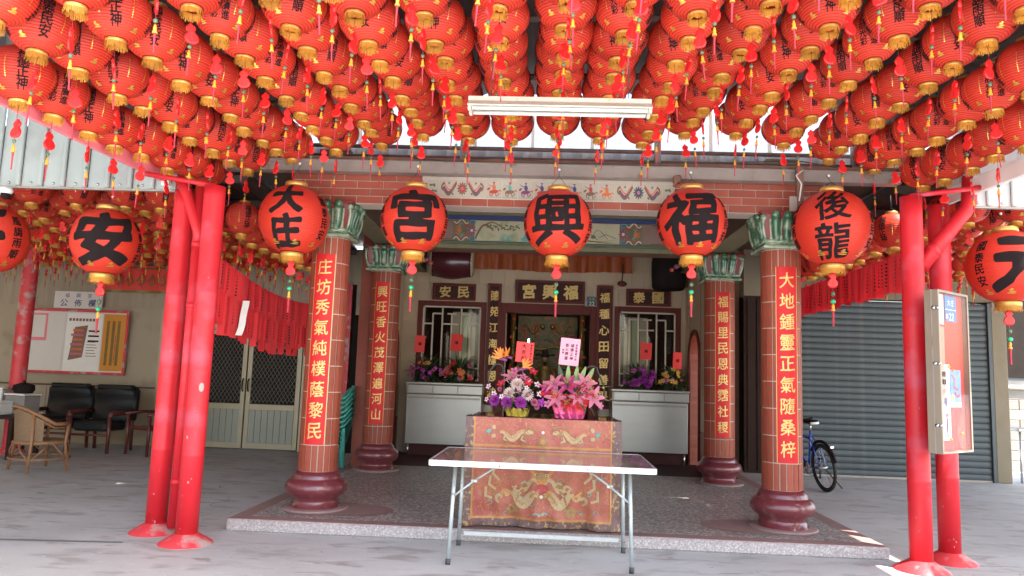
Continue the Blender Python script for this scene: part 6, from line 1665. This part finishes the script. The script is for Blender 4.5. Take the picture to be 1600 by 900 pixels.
def fringe_mesh(r, h, n, m, z, seed=0, dense=True):
    b = MB(); rn = random.Random(seed)
    b.lathe([(r*.96, z+.004), (r, z), (r*1.02, z-.006), (r*.99, z-.014)], 'collar', 24)
    for k in range(n):
        a = 2*pi*k/n; da = 2*pi/n*.45; hh = h*rn.uniform(.78, 1.1); rr = r*rn.uniform(1.0, 1.06); r1 = rr*rn.uniform(.98, 1.13)
        b.add([(r*cos(a-da), r*sin(a-da), z-.004), (r*cos(a+da), r*sin(a+da), z-.004), (r1*cos(a+da*.8), r1*sin(a+da*.8), z-hh), (r1*cos(a-da*.5), r1*sin(a-da*.5), z-hh*rn.uniform(.9, 1))], [(0, 1, 2, 3)], m)
    # inner strands closing the ring
    for k in range(n//2):
        a = 4*pi*k/n; rr = r*.82; hh = h*rn.uniform(.6, .9)
        b.add([(rr*cos(a-.2), rr*sin(a-.2), z-.002), (rr*cos(a+.2), rr*sin(a+.2), z-.002), (rr*1.03*cos(a+.12), rr*1.03*sin(a+.12), z-hh), (rr*1.03*cos(a-.12), rr*1.03*sin(a-.12), z-hh)], [(0, 1, 2, 3)], m)
    return b
def gourd_mesh(s_=1., dot=True):
    b = MB(); prof = []
    out = [(0, -.062), (.022, -.059), (.036, -.045), (.040, -.026), (.034, -.008), (.021, .006), (.018, .012), (.025, .022), (.028, .034), (.022, .047), (.010, .055), (.006, .064), (0, .066)]
    f = [(x*s_, z*s_) for x, z in out]; full = f+[(-x, z) for x, z in f[-2:0:-1]]
    n = len(full); t = .008*s_; inn = [(x*.82, z*.88) for x, z in full]
    vs = [(x, -t*.55, z) for x, z in full]+[(x, t*.55, z) for x, z in full]+[(x, -t, z) for x, z in inn]+[(x, t, z) for x, z in inn]
    fs = [(i, (i+1) % n, n+(i+1) % n, n+i) for i in range(n)]+[(2*n+i, 2*n+(i+1) % n, (i+1) % n, i) for i in range(n)]+[(3*n+(i+1) % n, 3*n+i, n+i, n+(i+1) % n) for i in range(n)]
    fs += [tuple(range(2*n, 3*n))[::-1], tuple(range(3*n, 4*n))]
    b.add(vs, fs, 'gourd', False)
    for sg in (-1, 1):
        for k in range(4): b.bb(-.006*s_, .006*s_, sg*(t+.0006), sg*(t+.0016), (-.042+.018*k)*s_, (-.030+.018*k)*s_, 'petal_red')
    return b

SR, SH = .198, .350        # small lantern radius and height
SC = .252                  # globe centre above the fringe line
def small_globe():
    b = MB(); z0 = SC
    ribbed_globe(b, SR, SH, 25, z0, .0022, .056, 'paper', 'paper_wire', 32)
    b.lathe([(.058, z0-SH/2+.004), (.060, z0-SH/2-.012), (.056, z0-SH/2-.016)], 'collar', 20); b.lathe([(.056, z0+SH/2+.018), (.060, z0+SH/2+.012), (.058, z0+SH/2-.004)], 'collar', 20)
    def col(txt, az, du, size, vtop, step):
        for i, c_ in enumerate(txt):
            vv = vtop-step*i
            put_glyph(b, c_, lambda x, y_: on_globe(SR, SH, z0, az, du+x, vv+y_, .0032), size, 'ink', .014, 3)
    col('福德正神', 0, 0, .072, .085, .062)
    col('財源廣進', pi/2, .036, .054, .060, .050); col('元辰光彩', pi/2, -.036, .054, .060, .050)
    col('風調雨順', pi, 0, .070, .085, .060)
    col('國泰民安', 3*pi/2, 0, .070, .085, .060)
    for q in range(4):     # gold dotted seams and gold cloud motifs
        az = pi/4+q*pi/2
        for s_ in (-1, 1):
            a2 = az+s_*.30
            for k in range(10):
                v = .050-.0135*k
                c0 = [on_globe(SR, SH, z0, a2, dx, v+dz, .002) for dx, dz in ((-.003, -.0045), (.003, -.0045), (.003, .0045), (-.003, .0045))]
                b.add(c0, [(0, 1, 2, 3)], 'gold')
        for az2 in (az,):
            for k, (wx, dz, dx) in enumerate(((.024, -.136, 0), (.018, -.129, .004), (.012, -.122, -.003), (.006, -.116, .001))):
                c0 = [on_globe(SR, SH, z0, az2, (dx+wx*x)*1.15, dz+z_, .003) for x, z_ in ((-.8, -.002), (0, -.0038), (.8, -.002), (1, .001), (.4, .003), (-.4, .003), (-1, .001))]
                b.add(c0, [tuple(range(7))], 'gold')
    return b
globe_me = small_globe().mesh('globe')
fringe_mes = [fringe_mesh(.058, .048, 40, 'fringe', .072, k).mesh('fringe') for k in range(3)]
gourd_me = gourd_mesh().mesh('gourd_charm')
def tassel(z0, thread='tassel', bead='bead', s_=1., col2='cap'):
    b = MB(); z = z0
    b.tube([(0, 0, z+.245), (0, 0, z-.06)], .0014*s_, thread, 4)
    b.lathe([(.002, z+.008), (.010*s_, z+.005), (.012*s_, z-.004), (.010*s_, z-.013), (.002, z-.016)], bead, 10)
    z -= .040*s_
    b.lathe([(.003, z+.014*s_), (.007*s_, z+.010), (.007*s_, z), (.010*s_, z-.006), (.008*s_, z-.016*s_), (.014*s_, z-.030*s_), (.013*s_, z-.036*s_)], col2, 10)
    z -= .036*s_
    b.lathe([(.007*s_, z), (.0055*s_, z-.03), (.004*s_, z-.08*s_), (.005*s_, z-.11*s_)], thread, 6)
    return b
tassel_me = tassel(-.175).mesh('tassel')
cord_b = MB(); cord_b.tube([(0, 0, SC+SH/2+.01), (0, 0, .62)], .0025, 'cable', 4); cord_b.tube([(-.055, 0, SC+SH/2+.015), (0, 0, SC+SH/2+.06), (.055, 0, SC+SH/2+.015)], .002, 'cable', 4)
cord_me = cord_b.mesh('cord')
proto = thing('paper_lantern', (0, 0, -50), 'x', 'lantern', 'small red lanterns hung in rows')
inst('globe', globe_me, proto); inst('fringe', fringe_mes[0], proto); inst('gourd_charm', gourd_me, proto, (0, 0, -.085)); inst('tassel', tassel_me, proto); inst('cord', cord_me, proto)
rl = random.Random(99)
ORD = ['first', 'second', 'third', 'fourth', 'fifth', 'sixth', 'seventh', 'eighth', 'ninth', 'tenth', 'eleventh', 'twelfth', 'thirteenth', 'fourteenth', 'fifteenth']
def hang(x, y, z, label, group, rot):
    o = proto.copy(); COL.objects.link(o); o.location = (x, y, z); o['label'] = label; o['group'] = group
    a = rot; o.rotation_euler = (rl.uniform(-.06, .06), rl.uniform(-.06, .06), a); q_ = rl.uniform(.94, 1.03); o.scale = (q_*rl.uniform(.985, 1.015), q_, rl.uniform(.93, 1.03))
    ga = rl.uniform(0, 6.28); ox, oy = rl.uniform(-.012, .012), rl.uniform(-.012, .012)
    for ch in proto.children:
        c = ch.copy(); COL.objects.link(c); c.parent = o
        if ch.name.startswith('fringe'): c.data = fringe_mes[rl.randrange(3)]; c.rotation_euler = (0, 0, rl.uniform(0, 6))
        if ch.name.startswith('gourd'): c.rotation_euler = (rl.uniform(-.15, .15), rl.uniform(-.15, .15), ga); c.location = (ox, oy, -.085+rl.uniform(-.02, .01))
        if ch.name.startswith('tassel'): c.location = (ox, oy, rl.uniform(-.015, .015)); c.rotation_euler = (rl.uniform(-.04, .04), rl.uniform(-.04, .04), 0)
    return o
ROWS = [(-3.38, 3.04, .050, 8, .05), (-2.95, 3.20, .048, 10, 0), (-2.5, 3.30, .055, 10, .02), (-2.03, 3.42, .036, 10, -.08), (-1.62, 3.51, .032, 10, -.02), (-1.18, 3.52, .055, 10, -.2),
        (-.76, 3.55, .03, 10, -.12), (-.34, 3.56, .02, 10, -.15), (.09, 3.57, .02, 10, -.25), (.47, 3.57, .02, 10, -.2), (.88, 3.58, .02, 10, -.1), (1.3, 3.65, .03, 10, -.12), (1.74, 3.63, .023, 10, -.2),
        (2.22, 3.61, .012, 10, -.1), (2.68, 3.53, .015, 11, .1), (3.12, 3.35, .039, 9, .05), (3.55, 3.18, .049, 6, .02)]
nl = 0
for i, (x, z5, sl_, n, dy) in enumerate(ROWS):
    ri = i-8
    rn_ = 'centre row' if ri == 0 else '%s row %s of centre row' % (ORD[abs(ri)-1], 'left' if ri < 0 else 'right')
    base = rl.choice((0, 1, 2, 3))
    for k in range(n):
        y = 6.93+dy-.37*k
        if y < 3.2: continue
        z = z5+sl_*(y-5)
        jy = rl.uniform(-.02, .02)
        rot = (base+(k % 2 if x > -9 else 0)*1)*pi/2*1.0 + rl.uniform(-.30, .30) + (.55 if x < 0 else -.55)*min(1, abs(x)/2.5)
        hang(x+rl.uniform(-.02, .02), y+jy, z+rl.uniform(-.02, .02), 'small red canopy lantern, %s from temple end, %s' % (ORD[k], rn_), 'small red lanterns hung in rows under the canopy', rot); nl += 1
# wings: nearest ones as things, the rest as one far mass
W = []
for gx in range(15):
    for gy in range(14):
        x, y = -3.95-.44*gx, 7.30+.41*gy
        W.append((x, y, 2.98+.022*(y-7.3), 'left', gx, gy))
for gx in range(9):
    for gy in range(12):
        x, y = 4.15+.44*gx, 7.30+.42*gy
        W.append((x, y, 3.02+.018*(y-7.3), 'right', gx, gy))
for gy in range(10):
    W.append((-3.30, 7.75+.40*gy, 2.78, 'left', -1, gy)); W.append((3.52, 7.5+.40*gy, 2.80, 'right', -1, gy))
def vis(wv):
    x, y, z, s_, gx, gy = wv
    return sqrt(x*x+y*y) + (2.0 if gx > 5 and gy > 4 else 0) - (3.5 if gx < 0 else 0)
W.sort(key=vis)
IND = 296-nl
far = MB()
def lowpoly(b, x, y, z):
    vs0 = len(b.v)
    b.lathe([(.055, SC-SH/2), (.13, SC-.11), (.17, SC-.05), (SR, SC), (.17, SC+.05), (.13, SC+.11), (.055, SC+SH/2)], 'paper', 14, (x, y, z))
    b.lathe([(.058, .075), (.064, .02)], 'fringe', 12, (x, y, z)); b.lathe([(.0, .06), (.05, .062)], 'fringe', 12, (x, y, z))
    b.ball((x, y, z-.07), .028, 'gourd', 5, 4, (1, .4, 1)); b.ball((x, y, z-.125), .026, 'gourd', 5, 4, (1, .4, 1.2)); b.tube([(x, y, z-.17), (x, y, z-.26)], [.012, .005], 'cap', 5); b.tube([(x, y, z-.26), (x, y, z-.36)], .005, 'tassel', 4)
for i, (x, y, z, side, gx, gy) in enumerate(W):
    x += rl.uniform(-.04, .04); y += rl.uniform(-.04, .04); z += rl.uniform(-.03, .03)
    if i < IND:
        cr = 'inner file beside columns' if gx < 0 else 'in %s file from posts' % ORD[gx]
        hang(x, y, z, 'small red lantern under %s wing roof, %s from front, %s' % (side, ORD[gy], cr), 'small red lanterns under the wing roofs', rl.uniform(0, 6.28))
    else: lowpoly(far, x, y, z)
tag(far.build('distant_lanterns'), 'mass of further small red lanterns deep under the wing roofs', 'lanterns', None, 'stuff')
for ch in list(proto.children): bpy.data.objects.remove(ch)
bpy.data.objects.remove(proto)

# big lettered lanterns
def big_lantern(x, y, zc, R, chars, label, ztop, face=0., two=False, side=('國泰民安', '風調雨順')):
    o = thing('large_lantern', (x, y, zc), label, 'lantern', 'big lettered red lanterns', 0)
    H = 2*R*1.0; b = MB()
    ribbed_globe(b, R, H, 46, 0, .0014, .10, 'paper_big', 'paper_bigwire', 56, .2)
    f = face
    if two:
        for i, c_ in enumerate(chars):
            vv = R*.47*(1 if i == 0 else -1)*.98
            put_glyph(b, c_, lambda u, v: on_globe(R, H, 0, f, u*1.05-.0, vv+v, .0025), R*.92, 'ink', .045 if chars[0] == '大' else .016, 9)
    else: put_glyph(b, chars, lambda u, v: on_globe(R, H, 0, f, u*1.12, v, .0025), R*1.60, 'ink', {'宮': .030, '興': .018, '福': .026}.get(chars, .045), 14)
    for k, (a, t) in enumerate(((f+1.25, side[0]), (f-1.25, side[1]))):
        for i, c_ in enumerate(t):
            vv = R*.50-i*R*.32
            put_glyph(b, c_, lambda u, v: on_globe(R, H, 0, a, u, vv+v, .0025), R*.30, 'ink', .02, 3)
    for q in range(8):
        az2 = f+.35+q*pi/4
        for (wx, dz, dx) in ((.09, -.79, 0), (.07, -.755, .02), (.05, -.72, -.01), (.03, -.69, 0)):
            c0 = [on_globe(R, H, 0, az2, (dx+wx*x_)*R*1.15*1.3, (dz+z_)*R, .004) for x_, z_ in ((-.8, -.008), (0, -.015), (.8, -.008), (1, .004), (.4, .012), (-.4, .012), (-1, .004))]
            b.add(c0, [tuple(range(7))], 'gold')
    b.build('globe', o)
    b = MB(); b.lathe([(.095, H/2-.012), (.105, H/2-.004), (.103, H/2+.028), (.098, H/2+.032)], 'collar', 32); b.build('top_collar', o)
    b = MB(); b.lathe([(.098, -H/2+.010), (.105, -H/2-.0), (.103, -H/2-.03), (.09, -H/2-.034)], 'collar', 32); b.build('bottom_collar', o)
    b = fringe_mesh(.102, .062, 80, 'fringe', -H/2-.022, 5); b.build('fringe', o)
    z = -H/2-.13
    b = gourd_mesh(1.15); g_ = b.build('gourd_charm', o, (0, 0, z), (0, 0, rl.uniform(-.3, .3)))
    b = MB(); b.tube([(0, 0, z+.14), (0, 0, z-.26)], .0018, 'tassel', 4); b.build('cord', o)
    b = MB(); b.ball((0, 0, z-.125), .020, 'bead', 8, 6, (1, 1, 1.1)); b.ball((0, 0, z-.195), .024, 'bead_green', 10, 7, (1, 1, .9)); b.build('jade_beads', o)
    b = MB(); z2 = z-.23
    b.lathe([(.004, z2+.012), (.012, z2), (.013, z2-.02), (.009, z2-.028), (.017, z2-.042), (.017, z2-.052)], 'cap', 12); b.build('tassel_cap', o)
    b = MB(); b.lathe([(.013, z2-.052), (.010, z2-.10), (.009, z2-.17), (.010, z2-.19)], 'tassel', 8); b.build('tassel', o)
    zt = ztop-zc
    b = MB(); b.tube([(-.09, 0, H/2+.02), (0, 0, max(H/2+.09, zt-.1)), (.09, 0, H/2+.02)], .003, 'cable', 4); b.tube([(0, 0, max(H/2+.09, zt-.1)), (0, .12, zt)], .003, 'cable', 4); b.ball((0, .05, zt-.02), .013, 'whiteplastic', 6, 5); b.build('hanging_wire', o)
    return o
BLY = 6.75
big_lantern(-2.37, BLY, 2.84, .325, '大庄', 'big red lantern lettered 大庄 over the front left column', 3.42, .07, True)
big_lantern(-1.23, BLY, 2.87, .312, '宮', 'big red lantern lettered 宮, second from the left of the temple front row', 3.42, .18)
big_lantern(.11, BLY, 2.87, .316, '興', 'big red lantern lettered 興 in the centre of the temple front', 3.42, -.03)
big_lantern(1.34, BLY, 2.91, .318, '福', 'big red lantern lettered 福 right of the centre lantern', 3.42, -.2)
big_lantern(2.61, BLY, 2.89, .345, '後龍', 'big red lantern lettered 後龍 over the front right column', 3.42, -.34, True)
big_lantern(-4.17, BLY, 2.58, .315, '安', 'big red lantern lettered 安 hanging below the grey fascia on the left', 3.05, .5)
big_lantern(-5.29, BLY, 2.58, .325, '平', 'big red lantern cut off by the left edge, small column 風調雨順 on its side', 3.05, .1, side=('風調雨順', '國泰民安'))
big_lantern(4.15, BLY, 2.58, .325, '元', 'big red lantern cut off by the right edge, small column 國泰民安 on its side', 3.10, .02, side=('風調雨順', '國泰民安'))

# ================================================================== RED RIBBON CURTAINS
stm = MB(); stm.grid(lambda u, v: (.004*sin(v*4), (u-.5)*.078, -.31*v), 1, 4, 'stripred')
for k in range(7): stm.bb(.0055, .0065, -.012, .012, -.05-.033*k, -.035-.033*k, 'ink'); stm.bb(-.0075, -.0065, -.012, .012, -.05-.033*k, -.035-.033*k, 'ink')
strip_me = stm.mesh('ribbon_strip')
stm2 = MB(); stm2.grid(lambda u, v: (.004*sin(v*5), (u-.5)*.070, -.40*v), 1, 5, 'stripred')
for k in range(9): stm2.bb(-.0075, -.0065, -.010, .010, -.05-.036*k, -.035-.036*k, 'ink')
strip2_me = stm2.mesh('ribbon_strip')
for side, X, ya, yb, za, zb, nn, tiers in (('left', -3.2, 7.05, 10.1, 2.50, 2.36, 58, 2), ('right', 3.38, 7.0, 10.1, 2.72, 2.72, 64, 1)):
    o = thing('ribbon_curtain', (X, ya, 0), '%s curtain of hanging red prayer ribbons along the %s wing' % ('two tiered' if tiers == 2 else 'single row', side), 'ribbon curtain')
    for t_ in range(tiers):
        b = MB(); zo = -.30*t_
        b.tube([(0, (yb-ya)*u, (za-.16*u-(.10*sin(pi*u) if side == 'left' else .0)*1.0) + zo) for u in [i/10 for i in range(11)]] if side == 'left' else [(0, (yb-ya)*u, za) for u in (0, .5, 1)], .005, 'cable', 5); b.build('cord', o)
        for k in range(nn):
            u = (k+.5)/nn
            zz = (za-.16*u-.10*sin(pi*u)+zo) if side == 'left' else za
            if t_ == 1 and rl.random() < .12: continue
            s_ = rl.uniform(.9, 1.05)*(1.0 if side == 'left' else .98)
            inst('ribbon_strip', strip_me if rl.random() < .6 or t_ == 0 else strip2_me, o, (rl.uniform(-.01, .01), (yb-ya)*u, zz), (rl.uniform(-.05, .05), rl.uniform(-.05, .05), (-.8 if side == 'left' else .8)+rl.uniform(-.45, .45)), (1, 1, s_ if side == 'left' else s_*1.15))
# white cloth strip tied to the left curtain
o = thing('white_cloth_strip', (-3.08, 7.5, 1.77), 'narrow white cloth tied among the left red ribbons', 'cloth')
b = MB(); b.grid(lambda u, v: ((u-.5)*.07-.05*(1-v)**2, .012*sin(v*8), .36*v), 3, 10, 'white'); b.build('cloth', o)

# ------------------------------------------------------------------ small clutter on the ground
rn = random.Random(4)
b = MB()
for k in range(60):
    x, y = rn.uniform(-4.5, 4.5), rn.uniform(5.2, 6.55); a = rn.uniform(0, 3.1); L_ = rn.uniform(.006, .022)
    b.add([(x-L_*cos(a), y-L_*sin(a), .004), (x+.004*sin(a), y, .007), (x+L_*cos(a), y+L_*sin(a), .004), (x-.004*sin(a), y, .005)], [(0, 1, 2, 3)], ('p_brown', 'p_white', 'leaf')[k % 3])
tag(b.build('litter_specks'), 'scattered dry leaf bits and grit on the concrete', 'litter', None, 'stuff')
